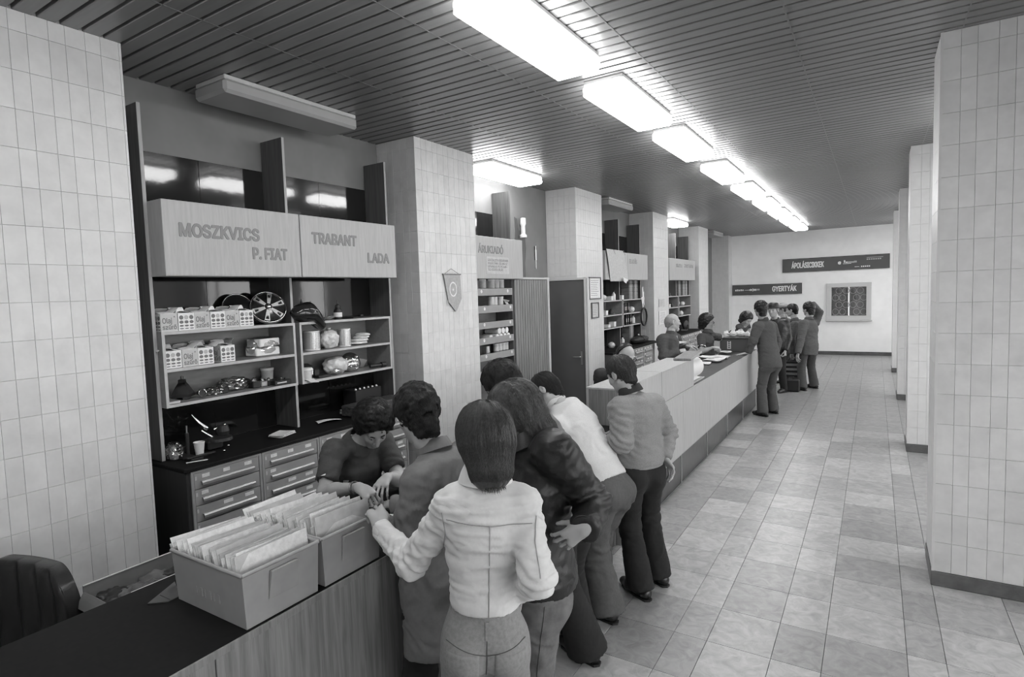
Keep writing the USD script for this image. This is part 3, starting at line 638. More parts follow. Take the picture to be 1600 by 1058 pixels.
t = item('clear_bag', 'bulging clear bag of chrome parts in the middle of the bottom left shelf', 'bag', (-4.03, 2.66, Z0)); t.part('film', lump((-4.03, 2.66, Z0 + .045), (.09, .13, .055), 6, .35, 3, 4, .045), MAT['bag']); t.part('contents', [box(-4.07, -4.0, 2.6, 2.65, Z0 + .01, Z0 + .05, .006), ball((-4.02, 2.70, Z0 + .035), .03, 2), cyl((-4.06, 2.72, Z0 + .02), (-3.99, 2.76, Z0 + .03), .016)], MAT['steel'])
for k, (y, s, m) in enumerate(((2.53, .03, 'black'), (2.80, .035, 'black'), (2.87, .03, 'steel'), (2.93, .026, 'black'), (3.05, .022, 'black_gloss'), (3.09, .018, 'steel'))):
    t = item('switch', f'{("dark", "bright")[m == "steel"]} small car switch on the bottom left shelf, {W_[k]} switch from the left', 'car part', (-3.97, y, Z0)); t.part('housing', box(-3.97 - s, -3.97 + s, y - s, y + s, Z0, Z0 + s * 1.5, .006), MAT[m]); t.part('knob', lathe([(s * .5, 0), (s * .5, s * .5), (s * .3, s * .8), (0, s * .8)], (-3.97, y, Z0 + s * 1.5), 12), MAT['chrome'])
t = item('black_hose', 'short black hose curled on the bottom left shelf', 'hose', (-4.05, 2.9, Z0)); t.part('hose', tube([(-4.10 + .03 * math.sin(k * .9), 2.74 + k * .03, Z0 + .016 + .018 * (1 + math.sin(k * .8))) for k in range(12)], .015, 8), MAT['rubber'], True)
t = item('tub', 'small white tub standing at the right end of the bottom left shelf', 'tub', (-4.07, 3.01, Z0)); t.part('tub_body', lathe([(0, 0), (.046, 0), (.05, .08), (0, .08)], (-4.09, 3.01, Z0 + .035), 24), MAT['can'], 40); t.part('lid', lathe([(.053, .072), (.053, .09), (0, .092)], (-4.09, 3.01, Z0 + .035), 24), MAT['white'], 40); t.part('stand', box(-4.14, -4.04, 2.96, 3.06, Z0, Z0 + .035), MAT['black'])
t = item('black_box', 'flat black box with pale print in front of the white tub', 'box', (-3.92, 3.0, Z0)); t.part('case', box(-3.95, -3.89, 2.93, 3.08, Z0, Z0 + .035, .003), MAT['black']); t.part('print', box(-3.89, -3.8895, 2.95, 3.04, Z0 + .012, Z0 + .022), MAT['paper_grey'])
# right unit
t = item('mudguard', 'shiny black moulded mudguard hanging over the edge of the upper right shelf', 'car part', (-3.87, 3.33, 1.89))
vv, ff = lump((0, 0, 0), (.10, .165, .085), 9, .12, 3, 2)
vv[:, 2] -= np.clip(vv[:, 1] - .02, 0, 1) * .95; vv = vv + (-3.90, 3.30, 1.965); t.part('moulding', (vv, ff), MAT['black_gloss'], True); t.part('spike', lathe([(.02, 0), (.006, .03), (.002, .05), (0, .05)], (-3.94, 3.27, 2.03), 10), MAT['black'], 40)
t = item('oil_bottle', 'small black bottle with a pointed cap on the upper right shelf', 'bottle', (-4.0, 3.72, 1.889)); t.part('bottle_body', lathe([(0, 0), (.036, 0), (.038, .01), (.038, .075), (.022, .095), (.02, .105), (0, .105)], (-4.0, 3.72, 1.8885), 20), MAT['black'], 40); t.part('cap', lathe([(.021, 0), (.019, .02), (.005, .03), (.003, .065), (0, .066)], (-4.0, 3.72, 1.9935), 16), MAT['black'], 40); t.part('label', lathe([(.0388, .02), (.0388, .06)], (-4.0, 3.72, 1.8885), 20), MAT['paper'], 40)
t = item('paper_slip', 'white folded paper slip on the upper right shelf beside the mudguard', 'paper', (-3.9, 3.52, 1.889)); t.part('sheet', sheet((-3.91, 3.53, 1.906), (.04, 0, .012), (0, .05, 0), .0012, .008, 2), MAT['paper'])
t = item('tray_lid', 'flat dark lid lying on the upper right shelf', 'lid', (-4.0, 3.98, 1.889)); t.part('plate', box(-4.12, -3.89, 3.80, 4.2, 1.8885, 1.900, .003), MAT['black']); t.part('grip', box(-4.02, -3.98, 3.98, 4.02, 1.90, 1.915, .002), MAT['black'])
Zm = 1.641
for k, (y, r, h, lb) in enumerate(((3.40, .068, .165, 'tall white roll at the left of the middle right shelf'), (3.77, .06, .16, 'white cylinder roll in the middle of the middle right shelf'))):
    t = item('foam_roll', lb, 'roll', (-3.99, y, Zm)); t.part('roll', lathe([(0, 0), (r, 0), (r, h), (r * .35, h), (r * .3, h - .01), (0, h - .01)], (-3.99, y, Zm), 28), MAT['white'], 40); t.part('wrap', lathe([(r + .002, .01), (r + .002, h - .01)], (-3.99, y, Zm), 28), MAT['bag'], 40)
t = item('clear_bag', 'crinkled clear bag between the two white rolls', 'bag', (-3.98, 3.58, Zm)); t.part('film', lump((-3.98, 3.585, Zm + .08), (.07, .095, .09), 11, .3, 3, 3.5, .08), MAT['film'], True); t.part('tie', lathe([(.012, 0), (.02, .02), (0, .03)], (-3.98, 3.585, Zm + .16), 8), MAT['film'])
t = item('cloth_pile', 'pile of white folded cloths at the right of the middle right shelf', 'cloth', (-4.0, 3.95, Zm))
for k in range(4): t.part('folded_cloth', lump((-4.0 + .01 * k, 3.95 + .012 * k, Zm + .018 + .024 * k), (.08, .10 - .014 * k, .018), 20 + k, .22, 3, 3, .017), MAT['paper'], True)
t = item('tub', 'white plastic tub with a lid at the left of the lowest right shelf', 'tub', (-3.93, 3.27, Z0)); t.part('tub_body', lathe([(0, 0), (.044, 0), (.048, .085), (0, .085)], (-3.93, 3.27, Z0), 24), MAT['can'], 40); t.part('lid', lathe([(.051, .08), (.051, .098), (0, .1)], (-3.93, 3.27, Z0), 24), MAT['white'], 40)
t = item('chrome_dome', 'shiny chrome dome behind the white tub', 'car part', (-4.06, 3.38, Z0)); t.part('dome', lathe([(.07, 0), (.07, .06), (.05, .10), (.02, .118), (0, .12)], (-4.06, 3.38, Z0), 24), MAT['chrome'], True); t.part('collar', lathe([(.074, 0), (.074, .02), (.07, .02)], (-4.06, 3.38, Z0), 24), MAT['black'])
t = item('bracket', 'small dark bracket in front of the chrome dome', 'car part', (-3.92, 3.42, Z0)); t.part('plate', box(-3.96, -3.89, 3.37, 3.5, Z0, Z0 + .02, .003), MAT['black']); t.part('upright', box(-3.96, -3.94, 3.37, 3.42, Z0 + .02, Z0 + .07, .003), MAT['black'])
t = item('clear_bag', 'large clear bag with pale contents on the lowest right shelf', 'bag', (-3.99, 3.66, Z0)); t.part('film', lump((-3.99, 3.65, Z0 + .075), (.08, .13, .085), 13, .28, 3, 3.5, .075), MAT['film'], True); t.part('neck', lump((-3.93, 3.6, Z0 + .03), (.05, .06, .03), 14, .3, 2, 3, .028), MAT['bag'])
t = item('lamp_lens', 'glittering headlamp lens in plastic at the middle of the lowest right shelf', 'lamp', (-3.98, 3.84, Z0)); t.part('lens', lathe([(0, .05), (.05, .045), (.085, .02), (.09, 0), (.085, -.01)], (-3.985, 3.83, Z0 + .085), 24, (.85, -.3, .4)), MAT['chrome'], True); t.part('film', lump((-3.98, 3.83, Z0 + .07), (.07, .10, .08), 15, .3, 3, 4, .07), MAT['bag'])
t = item('envelope', 'dark envelope leaning behind the headlamp lens', 'envelope', (-4.08, 4.05, Z0)); t.part('paper_body', sheet((-4.10, 4.02, Z0 + .05), (0, .10, -.02), (.03, .0, .045), .002, .006, 6), MAT['carton_grey']); t.part('flap', sheet((-4.09, 4.02, Z0 + .08), (0, .08, -.015), (.01, 0, .015), .001, .003, 6), MAT['carton_grey'])
t = item('torch', 'short black tube like a torch at the right of the lowest right shelf', 'torch', (-3.92, 4.12, Z0)); t.part('barrel', cyl((-3.93, 4.02, Z0 + .022), (-3.91, 4.15, Z0 + .022), .017, 14), MAT['black'], 40); t.part('head', cyl((-3.91, 4.15, Z0 + .024), (-3.903, 4.20, Z0 + .024), .024, 16), MAT['black'], 40)
t = item('card_slip', 'small white card slip sticking out over the lowest right shelf edge', 'paper', (-3.85, 3.24, 1.40)); t.part('sheet', sheet((-3.85, 3.26, 1.402), (.035, 0, -.012), (0, .045, -.004), .001, .002, 3), MAT['paper'])
# on the black worktop
z = WTOP + .0005
t = item('plug_rack', 'dark rack with a row of small white caps at the right end of the worktop', 'rack', (-4.05, 4.03, z)); t.part('rack_body', box(-4.14, -3.97, 3.86, 4.2, z, z + .19, .004), MAT['black'])
for k in range(6): t.part('cap', ball((-4.0, 3.89 + .055 * k, z + .195), .011, 1), MAT['white'])
t = item('mottled_case', 'long mottled dark case lying at the right end of the worktop', 'case', (-3.8, 3.95, z)); t.part('case_body', box(-3.92, -3.70, 3.62, 4.26, z, z + .10, .012), M('mottled', .06, .5, var=.9, scale=40)); t.part('handle', tube([(-3.70, 3.86, z + .06), (-3.675, 3.88, z + .07), (-3.675, 3.98, z + .07), (-3.70, 4.0, z + .06)], .008, 8), MAT['black'])
t = item('notepad', 'white notepad on the black worktop right of the carburettor', 'notepad', (-3.80, 2.90, z))
for k in range(3): t.part('page', moved(sheet((0, 0, 0), (.062, 0, 0), (0, .085, 0), .006, .004, 30 + k), frame((-3.80 + .006 * k, 2.90 - .006 * k, z + .0065 + .0075 * k), unit((1, .25 + .1 * k, 0)), unit((-.25 - .1 * k, 1, 0)), UP)), MAT['paper'])
t = item('paper_sheet', 'single white sheet lying on the worktop left of the staff woman', 'paper', (-3.86, 3.42, z)); t.part('sheet', moved(sheet((0, 0, 0), (.05, 0, .004), (0, .10, 0), .0012, .012, 41), frame((-3.86, 3.42, z + .012), unit((1, -.5, 0)), unit((.5, 1, 0)), UP)), MAT['paper'])
t = item('paper_stack', 'small stack of papers on the worktop behind the staff woman’s head', 'paper', (-3.95, 3.80, z))
for k in range(4): t.part('sheet', moved(sheet((0, 0, 0), (.06, 0, 0), (0, .09, 0), .003, .005, 50 + k), frame((-3.95, 3.78, z + .006 + .009 * k), unit((1, .1 * k - .2, 0)), unit((.2 - .1 * k, 1, 0)), UP)), MAT['paper'])
t = item('carburettor', 'black carburettor with chrome levers on the left of the worktop', 'car part', (-3.93, 2.40, z))
t.part('body', [box(-4.0, -3.88, 2.34, 2.46, z, z + .07, .012), lathe([(0, 0), (.09, 0), (.085, .02), (.03, .03), (0, .03)], (-3.90, 2.44, z + .06), 20), lathe([(.04, 0), (.045, .03), (.035, .07), (0, .07)], (-3.90, 2.47, z + .09), 16)], MAT['black'])
t.part('lever', tube([(-4.0, 2.30, z + .26), (-3.98, 2.335, z + .20), (-3.96, 2.37, z + .16), (-3.955, 2.385, z + .145)], [.006, .012, .016, .018], 10), MAT['chrome'], True); t.part('lever', tube([(-3.96, 2.34, z + .14), (-3.93, 2.40, z + .085), (-3.92, 2.42, z + .07)], [.008, .011, .015], 10), MAT['chrome'], True)
t.part('lever', tube([(-3.95, 2.43, z + .13), (-3.93, 2.50, z + .15), (-3.93, 2.51, z + .15)], [.014, .008, .013], 10), MAT['chrome'], True); t.part('screw_head', [ball((-3.88, 2.47, z + .165), .011, 1), ball((-3.80, 2.44, z + .03), .010, 1), ball((-3.76, 2.38, z + .012), .010, 1)], MAT['chrome'], True)
t = item('pump', 'upright dark pump with a tall rod at the left end of the worktop', 'car part', (-3.90, 2.20, z)); t.part('base', [box(-3.95, -3.72, 2.12, 2.2, z, z + .018, .004), cyl((-3.90, 2.20, z + .01), (-3.90, 2.20, z + .16), .013, 10), box(-3.76, -3.73, 2.1, 2.3, z + .018, z + .03, .004)], MAT['black']); t.part('rod', cyl((-3.90, 2.20, z + .16), (-3.90, 2.20, z + .21), .006, 8), MAT['steel'])
t = item('cup', 'small white plastic cup between the pump and the carburettor', 'cup', (-3.88, 2.26, z)); t.part('cup_body', lathe([(0, 0), (.026, 0), (.036, .085), (.034, .085), (.025, .004), (0, .004)], (-3.87, 2.265, z), 20), MAT['white'], 40); t.part('rim', lathe([(.036, .083), (.039, .085), (.036, .088)], (-3.87, 2.265, z), 20), MAT['white'], 40)
t = item('clear_bag', 'crumpled clear bag at the very left end of the worktop', 'bag', (-3.90, 2.10, z)); t.part('film', lump((-3.90, 2.105, z + .055), (.07, .05, .065), 16, .4, 3, 4, .055), MAT['bag']); t.part('contents', [box(-3.93, -3.87, 2.085, 2.12, z + .002, z + .05, .004), ball((-3.9, 2.1, z + .07), .02, 1)], MAT['carton_grey'])
t = item('pen', 'pale pencil lying at the left front corner of the worktop', 'pencil', (-3.70, 2.12, z)); t.part('shaft', cyl((-3.72, 2.08, z + .005), (-3.67, 2.20, z + .005), .004, 8), MAT['paper']); t.part('tip', lathe([(.004, 0), (.001, .012), (0, .012)], (-3.67, 2.20, z + .005), 8, (.38, .92, 0)), MAT['ink'])
# ---------------------------------------------------------------- goods in the far bays (small in the photograph)
def small(o, zt, lst):
    for kind, y, lb in lst:
        y += o; rs = random.Random(int(y * 1000)); x = -3.97 + rs.uniform(-.02, .02)
        if kind == 'box':
            t = Thing('parts_box', lb, 'box', (x, y, zt)); h = rs.uniform(.05, .09); t.part('box_body', box(x - .05, x + .05, y - .05, y + .05, zt, zt + h, .002), MAT['carton']); t.part('lid', box(x - .052, x + .052, y - .052, y + .052, zt + h - .02, zt + h + .003), MAT['paper'])
        elif kind == 'dark':
            t = Thing('car_part', lb, 'car part', (x, y, zt)); t.part('housing', lathe([(0, 0), (.05, 0), (.055, .04), (.035, .08), (.015, .10), (0, .10)], (x, y, zt), 14), MAT['black'], 40); t.part('flange', box(x - .06, x + .06, y - .05, y + .05, zt, zt + .012), MAT['steel'])
        elif kind == 'bag':
            t = Thing('clear_bag', lb, 'bag', (x, y, zt)); t.part('film', lump((x, y, zt + .05), (.06, .09, .06), int(y * 10), .3, 2, 3, .05), MAT['film'], True); t.part('contents', box(x - .03, x + .03, y - .05, y + .05, zt + .001, zt + .04), MAT['carton'])
        elif kind == 'bottle':
            t = Thing('bottle', lb, 'bottle', (x, y, zt)); t.part('bottle_body', lathe([(0, 0), (.035, 0), (.035, .1), (.014, .13), (.014, .15), (0, .15)], (x, y, zt), 14), MAT['white'], 40); t.part('cap', lathe([(.017, 0), (.017, .025), (0, .025)], (x, y, zt + .148), 12), MAT['black'], 40)
        elif kind == 'tall':
            t = Thing('stacked_cartons', lb, 'carton', (x, y, zt))
            for k in range(5): t.part('carton_box', box(x - .08, x + .08, y - .11, y + .11, zt + .072 * k, zt + .072 * k + .069, .003), MAT['cardboard'])
            t.part('tape', box(x + .08, x + .081, y - .015, y + .015, zt, zt + .355), MAT['carton_grey'])
        elif kind == 'folder':
            t = Thing('folder', lb, 'folder', (x, y, zt)); t.part('cover', box(x - .08, x + .06, y - .02, y + .02, zt, zt + .19, .002), MAT['black']); t.part('spine_label', box(x + .06, x + .0608, y - .012, y + .012, zt + .05, zt + .12), MAT['paper'])
T3, M3, L3, W3 = 1.8885, 1.6305, 1.4065, WTOP + .0005
B3 = 'on the shelving left of the seated clerk’s head'
small(BO[2], T3, [('dark', 2.25, 'dark machine part on the upper shelf beside the framed notices'), ('bag', 2.5, 'pale bag on the upper shelf beside the framed notices'), ('box', 2.75, 'white box at the left upper shelf above the seated clerk'), ('bottle', 3.02, 'white bottle at the right end of the left upper shelf above the seated clerk'), ('box', 3.3, 'low white box at the left of the right upper shelf above the seated clerk'), ('tall', 3.72, 'left stack of flat brown cartons above the seated clerk'), ('tall', 3.98, 'right stack of flat brown cartons above the seated clerk')])
small(BO[2], M3, [('dark', 2.3, 'dark car part on the middle left shelf above the seated clerk'), ('box', 2.52, 'white carton on the middle left shelf above the seated clerk'), ('dark', 2.85, 'black round car part at the right of the middle left shelf above the seated clerk')] + [('folder', 3.28 + .09 * k, f'black folder on the middle right shelf above the seated clerk, {W_[k]} from the left') for k in range(5)] + [('bag', 3.95, 'clear bag at the right end of the middle right shelf above the seated clerk')])
small(BO[2], L3, [('bag', 2.35, 'clear bag on the lower left shelf above the seated clerk'), ('box', 2.6, 'larger white box on the lower left shelf above the seated clerk'), ('box', 2.9, 'small white box at the right of the lower left shelf above the seated clerk')] + [('folder', 3.45 + .1 * k, f'black folder on the lower right shelf above the seated clerk, {W_[k]} from the left') for k in range(4)] + [('bottle', 4.05, 'white bottle at the right end of the lower right shelf above the seated clerk')])
small(BO[2], W3, [('bottle', 3.4, 'white bottle on the dark worktop behind the seated clerk'), ('tall', 3.7, 'stack of cartons on the dark worktop behind the seated clerk'), ('bag', 2.8, 'crumpled bag on the dark worktop left of the seated clerk'), ('bottle', 4.30, 'small white bottle at the right end of the worktop next to the bald clerk')])
t = Thing('rubber_ring', 'black rubber ring hanging from the end of the shelving by the bald clerk', 'ring', (-3.85, 11.76, 1.35)); a_ = np.linspace(0, 2 * np.pi, 33)
t.part('ring', tube([(-3.835, 11.69 + .17 * math.cos(a), 1.52 + .17 * math.sin(a)) for a in a_], .018, 8, False), MAT['rubber'], True); t.part('hook', tube([(-3.93, 11.72, 1.71), (-3.86, 11.70, 1.72), (-3.836, 11.69, 1.69)], .005, 6), MAT['steel'])
t = Thing('paper_streamers', 'white paper strips hanging at the end of the shelving by the bald clerk', 'paper', (-3.85, 11.72, 1.7))
for k, (dz, dy) in enumerate(((0, 0), (-.1, .05), (-.2, -.04))): t.part('strip', sheet((-3.845, 11.70 + dy, 1.98 + dz), (0, .035, .01), (.004, .02, -.13), .001, .01, 60 + k), MAT['paper'])
t = Thing('rolled_mat', 'dark rolled mat on the worktop between the two clerks', 'mat', (-3.8, 11.3, W3)); t.part('roll', lump((-3.8, 11.3, W3 + .07), (.12, .42, .075), 31, .12, 3, 2, .07), MAT['rubber'], True); t.part('strap', tube([(-3.8 + .125 * math.cos(a), 11.2, W3 + .075 + .078 * math.sin(a)) for a in np.linspace(0, 6.2, 24)], .006, 5), MAT['black'])
B4 = 'behind the bald clerk'
small(BO[3], T3, [('bottle', 2.55, f'white bottle on the top shelf {B4}'), ('dark', 2.75, f'dark part beside the bottle on the top shelf {B4}'), ('tall', 3.4, f'left stack of dark cartons on the top shelf {B4}'), ('tall', 3.7, f'middle stack of dark cartons on the top shelf {B4}'), ('tall', 4.0, f'right stack of dark cartons on the top shelf {B4}')])
small(BO[3], M3, [('box', 2.6, f'white box on the middle shelf {B4}'), ('dark', 2.9, f'dark part on the middle shelf {B4}'), ('folder', 3.35, f'lone black folder on the middle shelf {B4}'), ('dark', 3.6, f'second dark part on the middle shelf {B4}'), ('bag', 3.95, f'pale bag on the middle shelf {B4}')])
small(BO[3], L3, [('dark', 3.4, f'dark part on the lowest shelf {B4}'), ('bag', 3.7, f'clear bag on the lowest shelf {B4}')])
small(BO[3], W3, [('dark', 2.6, 'dark part on the worktop nearest the bald clerk'), ('dark', 3.0, 'second dark part on the worktop past the bald clerk'), ('bottle', 3.2, 'white bottle on the worktop past the bald clerk'), ('bag', 3.4, 'bag of parts on the worktop beside the clerk with glasses')])
t = Thing('round_filter', 'round black part on the worktop just left of the clerk with glasses', 'car part', (-3.85, 14.9, W3)); t.part('drum', lathe([(.02, 0), (.11, .02), (.12, .05), (.11, .08), (.02, .1)], (-3.9, 14.9, W3 + .13), 20, (1, -.3, 0)), MAT['black'], True); t.part('stand', box(-3.95, -3.83, 14.8, 15.0, W3, W3 + .03), MAT['steel'])

# ---------------------------------------------------------------- end wall
def board(name, label, y, x0, x1, z0, z1):
    t = Thing(name, label, 'sign', ((x0 + x1) / 2, y, z0)); t.part('board', box(x0, x1, y, y + .045, z0, z1, .003), MAT['sign_board']); return t
rt = (1, 0, 0)
t = board('wall_sign', 'long dark sign lettered ÁPOLÁSICIKKEK high on the end wall', 19.75, -2.29, .33, 2.415, 2.81)
t.part('lettering', lettering('ÁPOLÁSICIKKEK', .15, (-2.05, 19.7495, 2.535), rt, UP, .003, True, .82, heavy=.005), MAT['sign_paint'])
t.part('emblem', [slab(Polygon(np.c_[.045 * np.cos(th[4:36]), .045 * np.sin(th[4:36])]), .003, (-.84, 19.7495, 2.62), rt, UP), box(-.76, -.56, 19.7465, 19.7495, 2.585, 2.60), box(-.74, -.70, 19.7465, 19.7495, 2.62, 2.69), box(-.69, -.655, 19.7465, 19.7495, 2.61, 2.65)], MAT['sign_paint'])
t.part('emblem', [box(-.655, -.49, 19.7465, 19.7495, 2.605, 2.65), box(-.50, -.43, 19.7465, 19.7495, 2.61, 2.66)], MAT['paper_line'])
t.part('small_print', [box(-.20 + .05 * k, -.165 + .05 * k, 19.7465, 19.7495, 2.665, 2.705) for k in range(7)] + [box(-.2, .18, 19.7465, 19.7495, 2.725, 2.74)], MAT['paper_line']); t.part('small_print', [box(-.48, -.37, 19.7465, 19.7495, 2.485, 2.50)] + [box(-.33 + .045 * k, -.3 + .045 * k, 19.7465, 19.7495, 2.475, 2.515) for k in range(5)], MAT['sign_paint'])
t = board('wall_sign', 'shorter dark sign lettered GYERTYÁK lower on the end wall', 19.75, -3.68, -1.78, 1.785, 2.10)
t.part('lettering', lettering('GYERTYÁK', .145, (-2.57, 19.7495, 1.875), rt, UP, .003, True, .64, heavy=.005), MAT['sign_paint'])
t.part('emblem', [box(-3.60 + .05 * k, -3.565 + .05 * k, 19.7465, 19.7495, 1.91, 1.96 + .01 * (k % 2)) for k in range(5)] + [box(-3.34, -3.2, 19.7465, 19.7495, 1.93, 1.945), lathe([(0, 0), (.03, .04), (.0, .08)], (-3.16, 19.749, 1.90), 4), box(-3.2, -3.12, 19.7465, 19.7495, 1.915, 1.96), box(-3.11, -3.09, 19.7465, 19.7495, 1.89, 1.985), box(-3.085, -3.0, 19.7465, 19.7495, 1.91, 1.965)], MAT['sign_paint'])
t.part('emblem', box(-2.99, -2.91, 19.7465, 19.7495, 1.915, 1.965), MAT['paper_line'])
w = structure('window_1', 'window', 'small square serving window with a ring-patterned curtain in the end wall')
a, b, c, d = W1
w.part('window_frame', [box(a - .12, b + .12, YF - .06, YF + .02, d, d + .12, .006), box(a - .12, b + .12, YF - .06, YF + .02, c - .12, c, .006), box(a - .12, a, YF - .06, YF + .02, c, d, .006), box(b, b + .12, YF - .06, YF + .02, c, d, .006)], MAT['door_frame'])
w.part('sill', box(a - .14, b + .14, YF - .10, YF + .02, c - .15, c - .12, .006), MAT['door_frame'])
cy = YF + .09
def drape(x0, x1, seed):
    n = 60; xs = np.linspace(x0, x1, n); zs = np.linspace(c, d, 6); v = []
    for z in zs: v += [(x, cy + .014 * math.sin((x - x0) * 60 + seed), z) for x in xs]
    f = [[j * n + i, j * n + i + 1, (j + 1) * n + i + 1, (j + 1) * n + i] for j in range(5) for i in range(n - 1)]
    return vf((np.array(v), np.array(f)))
m0 = -.615
for x0, x1, sd in ((a, m0 - .016, 0), (m0 + .014, b, 2)): w.part('curtain', drape(x0, x1, sd), MAT['curtain'], True)
rg = []
for r in range(4):
    for k in range(5):
        x = a + .10 + .17 * k + (.085 if r % 2 else 0); z = c + .11 + .20 * r
        if abs(x - m0) < .03 or x > b - .05: continue
        rg.append(slab(Polygon(np.c_[.085 * np.cos(th), .095 * np.sin(th)], [np.c_[.068 * np.cos(th), .077 * np.sin(th)]]), .003, (x, cy - .016, min(z, d - .10)), rt, UP))
w.part('curtain_pattern', rg, MAT['curtain_ring'])
w.part('backing', box(a, b, YF + .14, YF + .15, c, d), MAT['lit_room'])
w.part('pane', box(a, b, YF + .03, YF + .034, c, d), MAT['glass'])

# ---------------------------------------------------------------- counters
XF = -1.66
def counter(name, label, x, y0, y1, depth, seam0, pitch, wood, top, ty0, ty1, xb=None):
    t = Thing(name, label, 'counter', (x - depth / 2, (y0 + y1) / 2, 0))
    t.part('carcass', box(x - depth + .02, x - .03, y0 + .01, y1 - .01, .33, .95), MAT['wood_dark'])
    ed = sorted([s for s in (seam0 + pitch * k for k in range(-12, 12)) if y0 + .05 < s < y1 - .05]); e2 = [y0] + ed + [y1]
    for p, q in zip(e2[:-1], e2[1:]):
        t.part('front_panel', box(x - .024, x, p + .0015, q - .0015, .335, .952, .002), MAT[wood])
        t.part('plinth_panel', box(x - .05, x - .03, p + .006, q - .006, .0, .33, .002), MAT['plinth'])
    for s in ed: t.part('plinth_strip', box(x - .045, x - .024, s - .007, s + .007, 0, .335), MAT['strip'])
    t.part('lower_edge', box(x - .026, x + .002, y0, y1, .328, .336), MAT['wood_edge'])
    t.part('worktop', box(x - depth, x - .004, ty0, ty1, .952, .974, .002), MAT[top]); t.part('front_edge', box(x - .004, x + .004, ty0, ty1, .950, .9745, .001), MAT['wood_edge' if wood == 'wood_light' else 'wood_mid'])
    t.part('end_panel', box(x - depth, x - .026, y0, y0 + .02, 0, .952), MAT['wood_mid']); t.part('end_panel', box(x - depth, x - .026, y1 - .02, y1, 0, .952), MAT['wood_mid'])
    return t
counter('front_counter', 'near counter with black top and dark-grained wooden front, holding the card trays', -1.70, -.6, 4.46, .64, 1.0, 1.17, 'wood_mid', 'counter_top', -.6, 4.46)
counter('service_counter', 'long far counter with pale wooden front panels running down the aisle', XF, 4.47, 11.0, .47, 6.285, 1.175, 'wood_light', 'counter_top_far', 4.47, 11.0)
t = Thing('cashier_partition', 'raised pale wooden screen box on the near end of the long counter', 'counter screen', (-1.8, 5.6, .975))
for y0, y1 in ((4.47, 5.541), (5.553, 6.73)): t.part('screen_panel', box(-1.69, XF, y0, y1, .976, 1.262, .002), MAT['wood_light']); t.part('top_board', box(-1.955, XF, y0, y1, 1.262, 1.277, .002), MAT['wood_light'])
t.part('back_panel', box(-1.955, -1.935, 4.47, 6.73, .976, 1.262), MAT['wood_light']); t.part('end_panel', box(-1.935, -1.69, 4.47, 4.49, .976, 1.262), MAT['wood_mid']); t.part('end_panel', box(-1.935, -1.69, 6.71, 6.73, .976, 1.262), MAT['wood_mid']); t.part('inner_floor', box(-1.935, -1.69, 4.49, 6.71, .976, .985), MAT['wood_mid'])
t = Thing('flap_board', 'loose wooden board lying across the far end of the raised counter screen', 'board', (-1.76, 6.85, 1.28)); T = frame((-1.765, 6.95, 1.291), unit((1, .10, 0)), unit((-.10, 1, 0)), UP)
t.part('board', moved(box(-.09, .09, -.48, .36, -.012, .012, .002), T), MAT['wood_mid']); t.part('edge_banding', moved(box(.09, .093, -.48, .36, -.012, .012), T), MAT['wood_edge'])
t = Thing('paper_roll', 'big white roll of wrapping paper on a stand behind the raised counter screen', 'paper roll', (-1.82, 7.0, .975)); c = (-1.82, 7.04, 1.122)
t.part('roll', lathe([(.02, -.26), (.122, -.26), (.123, -.255), (.123, .255), (.122, .26), (.02, .26)], c, 32, (0.06, 1, 0)), MAT['white'], 40); t.part('core', lathe([(.022, -.262), (.022, .262)], c, 16, (0.06, 1, 0)), MAT['cardboard'], 40)
t.part('loose_end', sheet((-1.745, 7.02, 1.005), (0, .25, 0), (.045, 0, -.022), .001, .004, 5), MAT['white']); t.part('stand', [box(-1.93, -1.69, 6.76, 7.36, .976, .992, .002), box(-1.84, -1.79, 7.29, 7.31, .992, 1.13, .003), box(-1.84, -1.79, 6.74, 6.757, .992, 1.13, .003)], MAT['wood_light']); t.part('axle', cyl((-1.831, 6.735, 1.115), (-1.795, 7.33, 1.115), .008, 8), MAT['steel'])
R = random.Random(8)
for k, (x, y, s, nm) in enumerate(((-2.02, 8.75, .13, 'front'), (-1.95, 9.05, .16, 'largest'), (-2.08, 9.3, .15, 'rolled'), (-1.92, 9.5, .12, 'small right'), (-2.02, 10.2, .12, 'flat far'))):
    t = Thing('order_sheet', f'{nm} white sheet of the papers before the clerk with glasses', 'paper', (x, y, .975), group='papers before the clerk with glasses')
    for q in range(2): t.part('sheet', moved(sheet((0, 0, 0), (s * .8, 0, 0), (0, s, 0), .001, .016 if k in (1, 2) else .005, 70 + k * 3 + q, 8), frame((x, y, .981 + .004 * k + .006 * q), unit((1, R.uniform(-.5, .5), 0)), unit((-R.uniform(-.2, .2), 1, 0)), UP)), MAT['paper'])
t = Thing('display_case', 'dark case with a small white label standing across the far end of the counter', 'case', (-1.92, 10.75, .975))
t.part('case_body', box(-2.16, -1.70, 10.5, 10.95, .9755, 1.195, .004), MAT['door_leaf']); t.part('case_top', box(-2.18, -1.68, 10.48, 10.97, 1.195, 1.21, .003), MAT['wood_panel']); t.part('label_card', [box(-2.045, -1.985, 10.497, 10.5, 1.02, 1.15)], MAT['paper']); t.part('print', [box(-2.03, -2.0, 10.496, 10.497, 1.04 + .03 * k, 1.055 + .03 * k) for k in range(4)], MAT['ink'])
